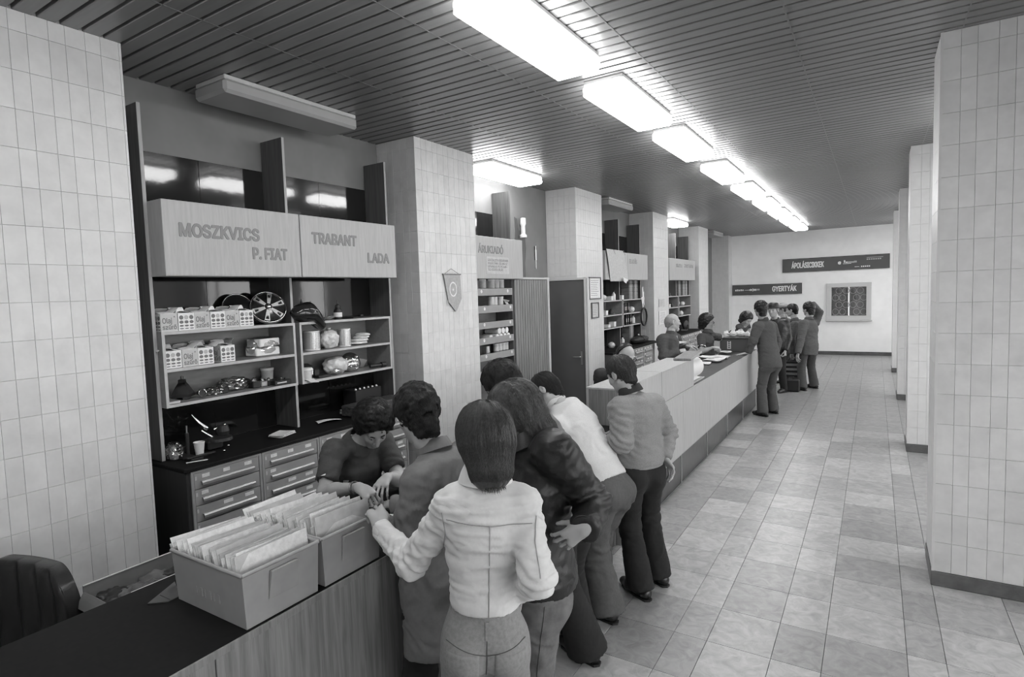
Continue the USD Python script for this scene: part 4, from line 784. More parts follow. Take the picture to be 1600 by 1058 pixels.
for k, (x, y, r) in enumerate(((-2.10, 10.7, .055), (-1.98, 10.66, .06), (-1.86, 10.72, .058), (-1.77, 10.7, .05), (-1.93, 10.84, .055))):
    t = Thing('white_packet', f'crumpled white packet on the dark case, {W_[(0, 1, 3, 4, 2)[k]]} from the left', 'packet', (x, y, 1.21), group='white packets on the dark case'); t.part('wrapping', lump((x, y, 1.21 + r * .8), (r, r * 1.1, r * .95), 80 + k, .3, 3, 3, r * .79), MAT['white'], True); t.part('twist', lump((x + .01, y, 1.21 + r * 1.7), (.018, .014, .02), 90 + k, .3, 1, 3), MAT['paper'])
t = Thing('black_part', 'small black part lying on the left of the dark case', 'car part', (-2.13, 10.86, 1.21)); t.part('housing', lump((-2.12, 10.88, 1.24), (.05, .045, .03), 95, .2, 2, 3, .029), MAT['black'], True); t.part('stem', cyl((-2.10, 10.88, 1.25), (-2.05, 10.84, 1.30), .012, 8), MAT['black'])

# card trays on the near counter
def tray(label, y0, y1, gname, seed):
    x0, x1, z0, z1 = -2.135, -1.712, .9755, 1.162
    t = Thing('card_tray', label, 'tray', ((x0 + x1) / 2, (y0 + y1) / 2, z0)); k = .010
    def shell(a, b, c, d, z, aa, bb, cc, dd, zz):
        v = np.array([(a, c, z), (b, c, z), (b, d, z), (a, d, z), (aa, cc, zz), (bb, cc, zz), (bb, dd, zz), (aa, dd, zz)]); return v
    o = shell(x0 + k, x1 - .004, y0 + k, y1 - k, z0, x0, x1, y0, y1, z1); i = shell(x0 + k + .006, x1 - .010, y0 + k + .006, y1 - k - .006, z0 + .006, x0 + .006, x1 - .006, y0 + .006, y1 - .006, z1)
    q = np.array([[0, 3, 2, 1]] + [[a, (a + 1) % 4, 4 + (a + 1) % 4, 4 + a] for a in range(4)]); qi = q[:, ::-1] + 8; rim = np.array([[4 + a, 4 + (a + 1) % 4, 12 + (a + 1) % 4, 12 + a] for a in range(4)])
    t.part('tray_body', (np.vstack([o, i]), np.vstack([q, qi, rim])), MAT['tray'])
    r = .007; t.part('rolled_rim', [tube([(x0, y0, z1), (x1, y0, z1)], r, 8), tube([(x1, y0, z1), (x1, y1, z1)], r, 8), tube([(x1, y1, z1), (x0, y1, z1)], r, 8), tube([(x0, y1, z1), (x0, y0, z1)], r, 8)], MAT['tray'], True)
    ym = (y0 + y1) / 2
    hd = np.array([(0, -.055, .0), (0, .055, .0), (0, .062, -.10), (0, -.062, -.10), (.016, -.055, 0.0), (.016, .055, 0.0)]); hd[:, 0] += x1 + .0005; hd[:, 1] += ym; hd[:, 2] += z1 - .022
    t.part('label_holder', (hd, np.array([[4, 3, 2], [4, 2, 5], [0, 4, 5], [0, 5, 1], [0, 3, 4], [1, 5, 2]])), MAT['tray'])
    t.part('stamped_mark', [box(x0 + .14 + .026 * j, x0 + .144 + .026 * j + (.008 if j % 2 else 0), y0 + .0045, y0 + .007, z0 + .055, z0 + .085) for j in range(6)], MAT['tray'])
    rs = np.random.RandomState(seed); n = 44; cid = 0
    for j in range(n):
        u = j / (n - 1); x = x0 + .022 + u * (x1 - x0 - .05); tilt = .50 - .34 * u + rs.uniform(-.06, .06); w = (y1 - y0) / 2 - .017 - rs.uniform(0, .006); h = .205 + .012 * u + rs.uniform(-.012, .016) + (.02 if rs.rand() < .15 else 0)
        if j == n - 1: h, tilt = .226, .16
        T = frame((x + .012, ym + rs.uniform(-.004, .004), z0 + .008), (-math.sin(tilt) * 0 + 1, 0, 0), unit((rs.uniform(-.03, .03), 1, rs.uniform(-.02, .02))), UP)
        up = unit((-math.sin(tilt), 0, math.cos(tilt)))
        c = np.array((x + .012, ym, z0 + .008)) + up * h / 2 + np.array((0, rs.uniform(-.006, .006), 0))
        m = sheet(c, unit((rs.uniform(-.04, .04), 1, rs.uniform(-.05, .05))) * w, up * h / 2, .0016, .004 * rs.rand(), int(rs.randint(1e6)), 4)
        p = solo('index_card', m, MAT['paper' if rs.rand() < .72 else 'paper_grey'] if j < n - 1 else MAT['paper'], gname[0] if j < n - 1 else gname[1], 'index card', group=gname[2] if j < n - 1 else None)
    up = unit((-math.sin(.16), 0, math.cos(.16))); n_ = unit(np.cross((0, 1, 0), up)); cx = np.array((x1 - .028 + .012 - .0, ym, z0 + .008))
    cx = np.array((x0 + .022 + (x1 - x0 - .05) + .012, ym, z0 + .008))
    t.part('card_ruling', [moved(box(-(y1 - y0) / 2 + .03, (y1 - y0) / 2 - .03 - .02 * (q % 3), -.0007, .0007, -.0004, .0004), frame(cx + up * (.19 + .0 - .018 * q) + n_ * .0062, (0, 1, 0), up, n_)) for q in range(9)], MAT['paper_line'], kind='stuff') if False else None
    return t
tray('grey plastic card tray nearest the camera, at the counter edge', 1.115, 1.436, ('pale index card packed among others in the card tray nearest the camera', 'front ruled index card in the card tray nearest the camera', 'index cards in the nearest card tray'), 5)
tray('grey plastic card tray beside the hand of the man in a white jacket', 1.452, 1.765, ('pale index card packed among others in the card tray under the man’s hand', 'front ruled index card in the card tray under the man’s hand', 'index cards in the second card tray'), 6)
t = Thing('order_pad', 'white form pad on the counter between the staff woman and the smock', 'pad', (-1.98, 2.02, .975)); 
for k in range(3): t.part('form', moved(sheet((0, 0, 0), (.075, 0, 0), (0, .105, 0), .002, .004, 100 + k), frame((-1.98, 2.0, .98 + .004 * k), unit((1, .3 + .1 * k, 0)), unit((-.3 - .1 * k, 1, 0)), UP)), MAT['paper'])
t = Thing('grey_folder', 'dark grey folder sheet lying beside the nearest card tray', 'folder', (-2.2, 1.1, .975)); t.part('cover', slab(Polygon([(-2.19, 1.045), (-2.137, 1.09), (-2.14, 1.14), (-2.27, 1.19)]), .003, (0, 0, .975), (1, 0, 0), (0, 1, 0)), MAT['counter_top_far']); t.part('crease', box(-2.21, -2.145, 1.10, 1.103, .978, .979), MAT['black'])
# behind the near counter: leather seat and an open carton
t = Thing('leather_chair', 'black leather swivel chair with a fluted back behind the near counter', 'chair', (-3.1, .75, 0))
cc = np.array((-3.16, .8, 0)); 
def shellback():
    nu, nv = 41, 14; v = []
    for s in (0, 1):
        for j in range(nv):
            q = j / (nv - 1); z = .50 + .50 * q
            for i in range(nu):
                u = i / (nu - 1) * 2 - 1; wd = .33 * (1 - max(0, q - .62) ** 2 * .9); yy = u * wd; zz = z - .20 * max(0, abs(u) - .55) ** 1.6 * q
                bul = .022 * abs(math.sin((u + 1) * np.pi * 2.5)) ** .6
                dep = .05 * abs(u) ** 2.2
                v.append((yy, (.03 + bul * (1 if 0 < j < nv - 1 else .2) + dep) if s == 0 else (-.03 + dep), zz))
    v = np.array(v); N = nu * nv; f = []
    for j in range(nv - 1):
        for i in range(nu - 1):
            a = j * nu + i; f += [[a, a + 1, a + nu + 1, a + nu], [N + a, N + a + nu, N + a + nu + 1, N + a + 1]]
    for i in range(nu - 1): f += [[(nv - 1) * nu + i, (nv - 1) * nu + i + 1, N + (nv - 1) * nu + i + 1, N + (nv - 1) * nu + i], [i, N + i, N + i + 1, i + 1]]
    for j in range(nv - 1):
        a = j * nu; b = a + nu - 1; f += [[a, a + nu, N + a + nu, N + a], [b, N + b, N + b + nu, b + nu]]
    return v, np.array(f)
T = frame((-3.02, .68, 0), unit((-.60, .80, 0)), unit((.80, .60, 0)), UP) if False else frame((-3.16, 1.03, -.07), unit((-.97, -.24, 0)), unit((.24, -.97, 0)), UP)
v, f = vf(shellback()); T2 = T.copy()
t.part('backrest', moved((v, f), T2), MAT['leather'], 60); t.part('seat', moved(box(-.27, .27, .05, .55, .40, .50, .04), T2), MAT['leather'], 40)
for s in (-1, 1): t.part('armrest', moved(tube([(s * .29, .08, .50), (s * .30, .10, .66), (s * .30, .36, .67), (s * .29, .40, .50)], .022, 10), T2), MAT['leather'], True)
T2 = T2.copy(); T2[2, 3] = 0
t.part('column', moved(cyl((0, .28, .08), (0, .28, .34), .03, 14), T2), MAT['chrome'], 40)
for k in range(5): a = k * 2 * np.pi / 5; t.part('base_spoke', moved(tube([(0, .28, .09), (.28 * math.cos(a), .28 + .28 * math.sin(a), .05)], [.022, .014], 8), T2), MAT['steel']); t.part('castor', moved(ball((.28 * math.cos(a), .28 + .28 * math.sin(a), .028), .027, 2), T2), MAT['black'], True)
t = Thing('open_carton', 'open cardboard carton of dark crumpled paper between the tiled pillar and the counter', 'carton', (-2.72, 1.3, 0))
x0, x1, y0, y1, z1 = -2.86, -2.60, 1.10, 1.62, .85
t.part('carton_body', [box(x0, x1, y0, y1, .45, .46), box(x0, x0 + .006, y0, y1, .46, z1), box(x1 - .006, x1, y0, y1, .46, z1), box(x0 + .006, x1 - .006, y0, y0 + .006, .46, z1 - .03), box(x0 + .006, x1 - .006, y1 - .006, y1, .46, z1)], MAT['cardboard'])
t.part('flap', sheet((x1 - .13, y0 - .018, z1 - .05), (.115, 0, 0), (0, -.016, -.03), .004, .006, 7), MAT['cardboard']); t.part('edge', [box(x0 - .002, x0 + .008, y0, y1, z1, z1 + .003), box(x1 - .008, x1 + .002, y0 + .08, y1, z1, z1 + .003)], MAT['paper_grey'])
for k in range(7): t.part('crumpled_paper', lump((x0 + .08 + .05 * (k % 3), y0 + .08 + .065 * k, z1 - .10), (.085, .085, .07), 110 + k, .45, 3, 3.5), MAT[('black', 'wood_panel', 'counter_top_far', 'paper_line')[k % 4] if k != 3 else 'skirting'], True)
t = Thing('low_stand', 'low wooden stand carrying the open carton', 'stand', (-2.72, 1.36, 0)); t.part('stand_top', box(-2.9, -2.56, 1.06, 1.68, .42, .45, .003), MAT['wood_mid'])
for sx in (-2.88, -2.60):
    for sy in (1.08, 1.64): t.part('leg', box(sx, sx + .03, sy, sy + .03, 0, .42), MAT['wood_mid'])
# ---------------------------------------------------------------- figures: bodies and clothes as smooth fields turned into meshes
from scipy.spatial import cKDTree
def surface_net(D, o, h):
    """the zero surface of the field D (negative inside) sampled at o + h * index"""
    S = D < 0
    nx, ny, nz = D.shape
    c = np.zeros((nx - 1, ny - 1, nz - 1), np.int8)
    for a, b, d in np.ndindex(2, 2, 2): c += S[a:nx - 1 + a, b:ny - 1 + b, d:nz - 1 + d]
    ids = np.argwhere((c > 0) & (c < 8)); idx = -np.ones(c.shape, np.int64); idx[tuple(ids.T)] = np.arange(len(ids))
    acc = np.zeros((len(ids), 3)); cnt = np.zeros(len(ids)); I, J, K = ids.T
    cor = list(np.ndindex(2, 2, 2))
    for p in cor:
        for ax in range(3):
            if p[ax]: continue
            q = list(p); q[ax] = 1
            d0, d1 = D[I + p[0], J + p[1], K + p[2]], D[I + q[0], J + q[1], K + q[2]]
            m = (d0 < 0) != (d1 < 0); t = d0[m] / (d0[m] - d1[m]); pt = np.tile(np.array(p, float), (m.sum(), 1)); pt[:, ax] += t; acc[m] += pt; cnt[m] += 1
    V = o + h * (ids + acc / cnt[:, None])
    F = []
    for ax in range(3):
        u, w = (ax + 1) % 3, (ax + 2) % 3
        sl0 = [slice(None)] * 3; sl1 = [slice(None)] * 3; sl0[ax] = slice(0, -1); sl1[ax] = slice(1, None)
        A, B = S[tuple(sl0)], S[tuple(sl1)]; e = np.argwhere(A != B)
        ok = (e[:, u] > 0) & (e[:, w] > 0) & (e[:, u] < D.shape[u] - 1) & (e[:, w] < D.shape[w] - 1); e = e[ok]
        ins = A[tuple(e.T)]; q = []
        for du, dw in ((-1, -1), (0, -1), (0, 0), (-1, 0)):
            k = e.copy(); k[:, u] += du; k[:, w] += dw; q.append(idx[tuple(k.T)])
        q = np.stack(q, 1); q[~ins] = q[~ins][:, ::-1]; F.append(q)
    F = np.vstack(F); F = F[(F >= 0).all(1)]
    return V, np.vstack([F[:, [0, 1, 2]], F[:, [0, 2, 3]]])

class Field:
    def __init__(self): self.p = []
    def cone(self, a, b, ra, rb, sq=None, cut=None, k=.03, sub=False):
        self.p.append(('c', np.asarray(a, float), np.asarray(b, float), ra, rb, sq, cut, k, sub)); return self
    def ell(self, c, r, k=.012, sub=False, M3=None):
        self.p.append(('e', np.asarray(c, float), np.asarray(r, float), M3, None, None, None, k, sub)); return self
    def mesh(self, h, cuts=(), warp=None, bounds=None):
        lo, hi = np.full(3, 9e9), np.full(3, -9e9)
        for q in self.p:
            if q[8]: continue
            if q[0] == 'c': m = max(q[3], q[4]); lo = np.minimum(lo, np.minimum(q[1], q[2]) - m); hi = np.maximum(hi, np.maximum(q[1], q[2]) + m)
            else: m = q[2].max(); lo = np.minimum(lo, q[1] - m); hi = np.maximum(hi, q[1] + m)
        lo -= .03 + 2 * h; hi += .03 + 2 * h; n = np.ceil((hi - lo) / h).astype(int) + 1
        D = np.full(tuple(n), .25, np.float32); ax = [lo[i] + h * np.arange(n[i]) for i in range(3)]
        for q in self.p:
            k = q[7]
            if q[0] == 'c': m = max(q[3], q[4]) + k + .03; a, b = np.minimum(q[1], q[2]) - m, np.maximum(q[1], q[2]) + m
            else: m = q[2].max() + k + .03; a, b = q[1] - m, q[1] + m
            i0 = np.clip(np.floor((a - lo) / h).astype(int), 0, n); i1 = np.clip(np.ceil((b - lo) / h).astype(int) + 1, 0, n)
            if (i1 <= i0).any(): continue
            sl = tuple(slice(x, y) for x, y in zip(i0, i1)); X, Y, Z = np.meshgrid(*[ax[i][sl[i]] for i in range(3)], indexing='ij', sparse=True)
            if q[0] == 'c':
                A, B = q[1].copy(), q[2].copy(); px, py, pz = X - A[0], Y - A[1], Z - A[2]; ba = B - A
                if q[5] is not None:
                    nrm, f = np.asarray(q[5][0], float), 1 / q[5][1] - 1; dn = (px * nrm[0] + py * nrm[1] + pz * nrm[2]) * f
                    px, py, pz = px + dn * nrm[0], py + dn * nrm[1], pz + dn * nrm[2]; ba = ba + nrm * np.dot(ba, nrm) * f
                L2 = max(np.dot(ba, ba), 1e-9); t = np.clip((px * ba[0] + py * ba[1] + pz * ba[2]) / L2, 0, 1)
                d = np.sqrt((px - t * ba[0]) ** 2 + (py - t * ba[1]) ** 2 + (pz - t * ba[2]) ** 2) - (q[3] + (q[4] - q[3]) * t)
                if q[6] is not None:
                    pt, nv = q[6]; d = np.maximum(d, (X - pt[0]) * nv[0] + (Y - pt[1]) * nv[1] + (Z - pt[2]) * nv[2])
            else:
                px, py, pz = X - q[1][0], Y - q[1][1], Z - q[1][2]
                if q[3] is not None:
                    R_ = q[3]; px, py, pz = (px * R_[0][0] + py * R_[0][1] + pz * R_[0][2]), (px * R_[1][0] + py * R_[1][1] + pz * R_[1][2]), (px * R_[2][0] + py * R_[2][1] + pz * R_[2][2])
                r = q[2]; k0 = np.sqrt((px / r[0]) ** 2 + (py / r[1]) ** 2 + (pz / r[2]) ** 2); k1 = np.sqrt((px / r[0] ** 2) ** 2 + (py / r[1] ** 2) ** 2 + (pz / r[2] ** 2) ** 2) + 1e-9
                d = k0 * (k0 - 1) / k1
            d = d.astype(np.float32); E_ = D[sl]
            if q[8]:
                d = -d; hh = np.maximum(k - np.abs(E_ - d), 0) / k; D[sl] = np.maximum(E_, d) + hh * hh * k * .25
            else:
                hh = np.maximum(k - np.abs(E_ - d), 0) / k; D[sl] = np.minimum(E_, d) - hh * hh * k * .25
        X, Y, Z = np.meshgrid(*ax, indexing='ij', sparse=True)
        for pt, nv in cuts: D = np.maximum(D, ((X - pt[0]) * nv[0] + (Y - pt[1]) * nv[1] + (Z - pt[2]) * nv[2]).astype(np.float32))
        if warp is not None:
            near = np.abs(D) < .05; ii = np.argwhere(near); P_ = lo + h * ii; D[near] += warp(P_).astype(np.float32)
        D[0] = D[-1] = .2; D[:, 0] = D[:, -1] = .2; D[:, :, 0] = D[:, :, -1] = .2
        return surface_net(D, lo, h)

def vnormals(v, f):
    n = np.zeros_like(v); c = np.cross(v[f[:, 1]] - v[f[:, 0]], v[f[:, 2]] - v[f[:, 0]])
    for k in range(3): np.add.at(n, f[:, k], c)
    return n / (np.linalg.norm(n, axis=1, keepdims=True) + 1e-12)
def folds(m, amp, freq, seed=0, extra=None, calm=None):
    """cloth creases: the surface pushed in and out along its normals by stretched noise, and by rings round the bent joints"""
    v, f = m; n = vnormals(v, f); w = meshkit.fbm(v * .9 * np.array([7., 7, 7]) + seed, 2, seed) - .5
    q = v * np.asarray(freq, float) + 2.2 * w[:, None] + seed * 3.1
    d = amp * 1.5 * ((1 - np.abs(2 * meshkit.noise(q, seed + 5) - 1)) ** 1.6 - .38) + amp * .8 * ((1 - np.abs(2 * meshkit.noise(q * 2.1 + 7, seed + 9) - 1)) - .5) + amp * 1.2 * (meshkit.noise(q * .6, seed + 2) - .5)
    for (c, ax, rad, lam, a) in (extra or ()):
        s = (v - c) @ unit(ax); r2 = ((v - c) ** 2).sum(1); ph = meshkit.noise(v * 18 + seed, 3) * 5
        d += a * np.exp(-r2 / rad ** 2) * np.sin(2 * np.pi * s / lam + ph)
    if calm is not None: d *= np.clip(.12 + ((v - calm[0]) @ calm[1]) / .05, .12, 1)
    return v + n * d[:, None], f

_heads = {}
def head_mesh(h):
    if h in _heads: return _heads[h]
    F = Field()
    F.ell((0, -.012, .028), (.075, .094, .088)).ell((0, .028, -.035), (.059, .064, .082), .03).ell((0, .064, -.093), (.024, .020, .018), .02)
    for s in (-1, 1):
        F.cone((s * .050, -.004, -.055), (s * .020, .056, -.092), .018, .014, k=.02); F.ell((s * .037, .060, -.024), (.022, .022, .020), .02)
    F.cone((-.036, .076, .019), (.036, .076, .019), .013, .013, k=.012)
    for s in (-1, 1): F.ell((s * .031, .100, .002), (.017, .016, .011), .012, True)
    F.cone((0, .088, .010), (0, .109, -.030), .008, .0125, k=.010)
    for s in (-1, 1): F.ell((s * .0105, .099, -.034), (.008, .009, .007), .006)
    F.ell((0, .086, -.0595), (.022, .011, .0065), .006).ell((0, .084, -.0705), (.019, .011, .0065), .006).ell((0, .099, -.0650), (.024, .009, .002), .003, True)
    for s in (-1, 1):
        F.ell((s * .080, -.012, -.004), (.011, .020, .033), .006); F.ell((s * .090, -.008, .002), (.007, .010, .018), .005, True)
    F.cone((0, -.018, -.05), (0, -.030, -.125), .053, .050, k=.03)
    _heads[h] = F.mesh(h); return _heads[h]
_hair = {}
def hair_mesh(style, h, seed=0):
    k_ = (style, h, seed)
    if k_ in _hair: return _hair[k_]
    F = Field(); hl = (np.array((0, .074, .074)), unit((0, .8, -.6))); cuts = []; t = .014; warp = None
    def strands(amp, fa, fz, fr=0.0):
        def w(p):
            az = np.arctan2(p[:, 0], -p[:, 1]); return (meshkit.fbm(np.c_[az * fa + 9, p[:, 2] * fz, np.linalg.norm(p, axis=1) * fr] + seed * 5.3, 3, seed) - .5) * 2 * amp
        return w
    def lumps(amp, fq):
        return lambda p: (meshkit.fbm(p * fq + seed * 5.3, 3, seed) - .5) * 2 * amp
    if style == 'short':
        F.ell((0, -.016, .034), (.087, .106, .100)); F.cone((0, -.06, 0), (0, -.062, -.065), .055, .045, k=.03); cuts = [hl, ((0, 0, -.085), (0, 0, -1))]; warp = strands(.006, 9, 25)
        for s in (-1, 1): F.ell((s * .092, .0, -.010), (.020, .022, .038), .01, True)
    if style == 'wavy':
        F.ell((0, -.018, .036), (.096, .115, .106)); F.cone((0, -.06, 0), (0, -.066, -.085), .066, .055, k=.03); cuts = [(np.array((0, .078, .066)), unit((0, .8, -.6))), ((0, 0, -.115), (0, 0, -1))]; warp = lumps(.011, 42)
        for s in (-1, 1): F.ell((s * .098, .012, -.020), (.022, .020, .034), .01, True)
    if style == 'long':
        F.ell((0, -.014, .034), (.093, .109, .098)); F.cone((0, -.040, -.02), (0, -.050, -.085), .088, .074, sq=((0, 1, 0), .86), k=.04); cuts = [(np.array((0, .070, .060)), unit((0, .93, -.37))), ((0, 0, -.148), (0, 0, -1))]; warp = strands(.010, 6, 7)
    if style == 'collar':
        F.ell((0, -.016, .036), (.096, .114, .106)); F.cone((0, -.045, -.01), (0, -.058, -.105), .086, .074, sq=((0, 1, 0), .9), k=.04); cuts = [(np.array((0, .076, .066)), unit((0, .86, -.5))), ((0, 0, -.145), (0, 0, -1))]; warp = lambda p: strands(.008, 6, 12)(p) + lumps(.006, 30)(p)
    if style == 'bob':
        F.ell((0, -.018, .044), (.112, .124, .118)); F.cone((0, -.05, -.02), (0, -.06, -.075), .088, .072, k=.04); cuts = [(np.array((0, .074, .060)), unit((0, .85, -.52))), ((0, 0, -.115), (0, 0, -1))]; warp = lumps(.010, 45)
    if style == 'ring':
        F.ell((0, -.022, .012), (.083, .096, .086)); F.cone((0, -.06, -.01), (0, -.06, -.06), .05, .044, k=.03); cuts = [(np.array((0, .012, .0)), unit((0, .95, -.3))), ((0, 0, -.08), (0, 0, -1)), ((0, -.02, .062), unit((0, .55, .83)))]; warp = strands(.003, 12, 30)
        for s in (-1, 1): F.ell((s * .090, .0, -.006), (.020, .024, .038), .01, True)
    if style == 'combed':
        F.ell((0, -.016, .034), (.084, .104, .098)); F.cone((0, -.06, 0), (0, -.062, -.065), .055, .045, k=.03); cuts = [(np.array((0, -.012, .090)), unit((0, .92, -.39))), ((0, 0, -.085), (0, 0, -1))]; warp = strands(.005, 10, 25)
        for s in (-1, 1): F.ell((s * .092, .0, -.010), (.020, .022, .038), .01, True)
    # hollow it so that it sits on the skull without filling the face
    _hair[k_] = F.mesh(h, cuts, warp); return _hair[k_]

_hands = {}
def hand_mesh(pose, h=.0035):
    """right hand: wrist at the origin, fingers along +x, back of the hand +z, thumb side +y"""
    if (pose, h) in _hands: return _hands[pose, h]
    F = Field()
    F.cone((-.02, 0, 0), (.0, 0, 0), .024, .024, sq=((0, 0, 1), .8), k=.02); F.cone((.0, .0, 0), (.055, .012, 0), .026, .022, sq=((0, 0, 1), .60), k=.02); F.cone((.01, -.008, 0), (.075, -.022, 0), .022, .018, sq=((0, 0, 1), .62), k=.02); F.cone((.04, .022, 0), (.082, .024, 0), .018, .014, sq=((0, 0, 1), .75), k=.015)
    curl = {'flat': (4, 6, 4), 'relaxed': (22, 30, 18), 'grip': (50, 62, 40), 'pinch': (38, 50, 25)}[pose]
    for i, (y, x0, L, r, sp) in enumerate(((.030, .084, (.042, .026, .021), .0083, 5), (.010, .090, (.047, .030, .022), .0085, 0), (-.011, .086, (.043, .028, .021), .0082, -5), (-.031, .076, (.033, .021, .018), .0072, -11))):
        a = 0; p = np.array((x0 - .012, y, 0.0)); s = math.radians(sp * (2.2 if pose == 'flat' else 1)); e = (1.0, 1.12, 1.2, 1.25)[i] if pose != 'flat' else 1
        for j in range(3):
            a += math.radians(curl[j] * e); d = np.array((math.cos(a) * math.cos(s), math.cos(a) * math.sin(s), -math.sin(a))); q = p + d * (L[j] + (.012 if j == 0 else 0)); F.cone(p, q, r * (1 - .06 * j), r * (.93 - .07 * j), k=.004); p = q
    th0 = np.array((.018, .020, -.004)); dirs = {'flat': ((.55, .80, -.1), (.75, .62, -.1)), 'relaxed': ((.62, .65, -.42), (.85, .35, -.38)), 'grip': ((.62, .50, -.60), (.85, -.10, -.50)), 'pinch': ((.70, .48, -.52), (.93, .0, -.36))}[pose]
    p = th0; F.cone(p, p + unit(dirs[0]) * .042, .017, .0115, k=.012); p = p + unit(dirs[0]) * .042; q = p + unit(dirs[1]) * .030; F.cone(p, q, .0112, .0100, k=.005); F.cone(q, q + unit(np.array(dirs[1]) + (.15, -.1, -.05)) * .024, .0100, .0082, k=.005)
    _hands[pose, h] = F.mesh(h); return _hands[pose, h]

def drape_patch(m, o, right, up, outline, off=.004, n=(14, 14), face=None):
    """a cloth patch (pocket, yoke, flap) laid on the mesh m: outline (u0, u1, v0, v1) in the plane (right, up) through o, pushed onto the surface facing `face`"""
    v, f = m; r, u = unit(right), unit(up); d = unit(np.cross(r, u)) if face is None else unit(face); nn = vnormals(v, f); k = (nn @ d) > .15
    q = v[k] - o; c2 = np.c_[q @ r, q @ u]; dep = q @ d; tr = cKDTree(c2); u0, u1, v0, v1 = outline
    a, b = np.meshgrid(np.linspace(u0, u1, n[0]), np.linspace(v0, v1, n[1]), indexing='ij'); g2 = np.c_[a.ravel(), b.ravel()]
    ds, ii = tr.query(g2, 8); sel = dep[ii]; mx = sel.max(1, keepdims=True); w = 1 / (ds + .002) * (sel > mx - .04); z = (w * sel).sum(1) / w.sum(1)
    z2 = z.reshape(n); z2 = (z2 + np.pad(z2, 1, 'edge')[:-2, 1:-1] + np.pad(z2, 1, 'edge')[2:, 1:-1] + np.pad(z2, 1, 'edge')[1:-1, :-2] + np.pad(z2, 1, 'edge')[1:-1, 2:]) / 5; z = z2.ravel()
    top = o + g2[:, :1] * r + g2[:, 1:] * u + (z + off)[:, None] * d; bot = top - d * (off + .008); N = len(top); F = []
    for i in range(n[0] - 1):
        for j in range(n[1] - 1): x = i * n[1] + j; F += [[x, x + n[1], x + n[1] + 1, x + 1]]
    ed = [i * n[1] for i in range(n[0])] + [(n[0] - 1) * n[1] + j for j in range(1, n[1])] + [i * n[1] + n[1] - 1 for i in range(n[0] - 2, -1, -1)] + list(range(n[1] - 2, 0, -1))
    for i, e in enumerate(ed): e2 = ed[(i + 1) % len(ed)]; F.append([e, e + N, e2 + N, e2])
    return vf((np.vstack([top, bot]), np.array(F)))
def seam(m, pts, face, r=.0017, off=.0020, n=24):
    """a stitched seam: a thin cord laid on the mesh along a polyline seen from the direction `face`"""
    v, f = m; d = unit(face); nn = vnormals(v, f); k = (nn @ d) > .1; q = v[k]; a = unit(np.cross(d, (0, 0, 1.0))); b = np.cross(d, a); tr = cKDTree(np.c_[q @ a, q @ b]); dep = q @ d
    pts = np.asarray(pts, float); t = np.linspace(0, len(pts) - 1, n); P_ = np.array([pts[int(min(x, len(pts) - 1.0001))] * (1 - x + int(min(x, len(pts) - 1.0001))) + pts[int(min(x, len(pts) - 1.0001)) + 1] * (x - int(min(x, len(pts) - 1.0001))) for x in t])
    ds, ii = tr.query(np.c_[P_ @ a, P_ @ b], 6); sel = dep[ii]; w = (sel > sel.max(1, keepdims=True) - .012) / (ds + .003); z = (w * sel).sum(1) / w.sum(1); z = np.convolve(np.pad(z, 1, 'edge'), (.25, .5, .25), 'valid')
    return tube(P_ + (z - P_ @ d + off)[:, None] * d, r, 5)

for nm, c, rg, kw in (('skin', .40, .5, dict(var=.06, scale=25)), ('skin_dark', .30, .5, dict(var=.06, scale=25)), ('hair_black', .010, .42, dict(var=.5, scale=120)), ('hair_brown', .045, .40, dict(var=.5, scale=120)), ('hair_mid', .07, .42, dict(var=.4, scale=120)), ('hair_grey', .25, .5, dict(var=.3, scale=120)),
                      ('cloth_white', .66, .85, dict(var=.05, scale=40, bump=.12, bscale=700)), ('cloth_cream', .62, .9, dict(var=.07, scale=160, bump=.25, bscale=420)), ('denim', .24, .85, dict(var=.16, scale=90, bump=.15, bscale=700)), ('denim_dark', .14, .8, dict(var=.35, scale=14, bump=.12, bscale=600)), ('leather_black', .018, .42, dict(var=.3, scale=30, bump=.2, bscale=260, spec=.4)),
                      ('smock', .17, .85, dict(var=.08, scale=60, bump=.12, bscale=500)), ('uniform', .065, .8, dict(var=.12, scale=50)), ('wool_grey', .26, .95, dict(var=.16, scale=150, bump=.3, bscale=330)), ('cloth_dark', .030, .85, dict(var=.15, scale=60)), ('cloth_black', .014, .85, dict(var=.2, scale=60)), ('trouser_grey', .085, .8, dict(var=.12, scale=60)), ('suit', .075, .8, dict(var=.15, scale=70)), ('coat_grey', .10, .85, dict(var=.15, scale=50)), ('shoe', .02, .3, {}), ('stitch', .33, .8, {}), ('stitch_dark', .09, .8, {}), ('cap_light', .33, .9, dict(var=.2, scale=80)), ('eye_white', .36, .25, {}), ('iris', .02, .2, {}), ('jacket_mid', .13, .55, dict(var=.15, scale=40, bump=.1, bscale=200))):
    MAT[nm] = M(nm, c, rg, **kw)
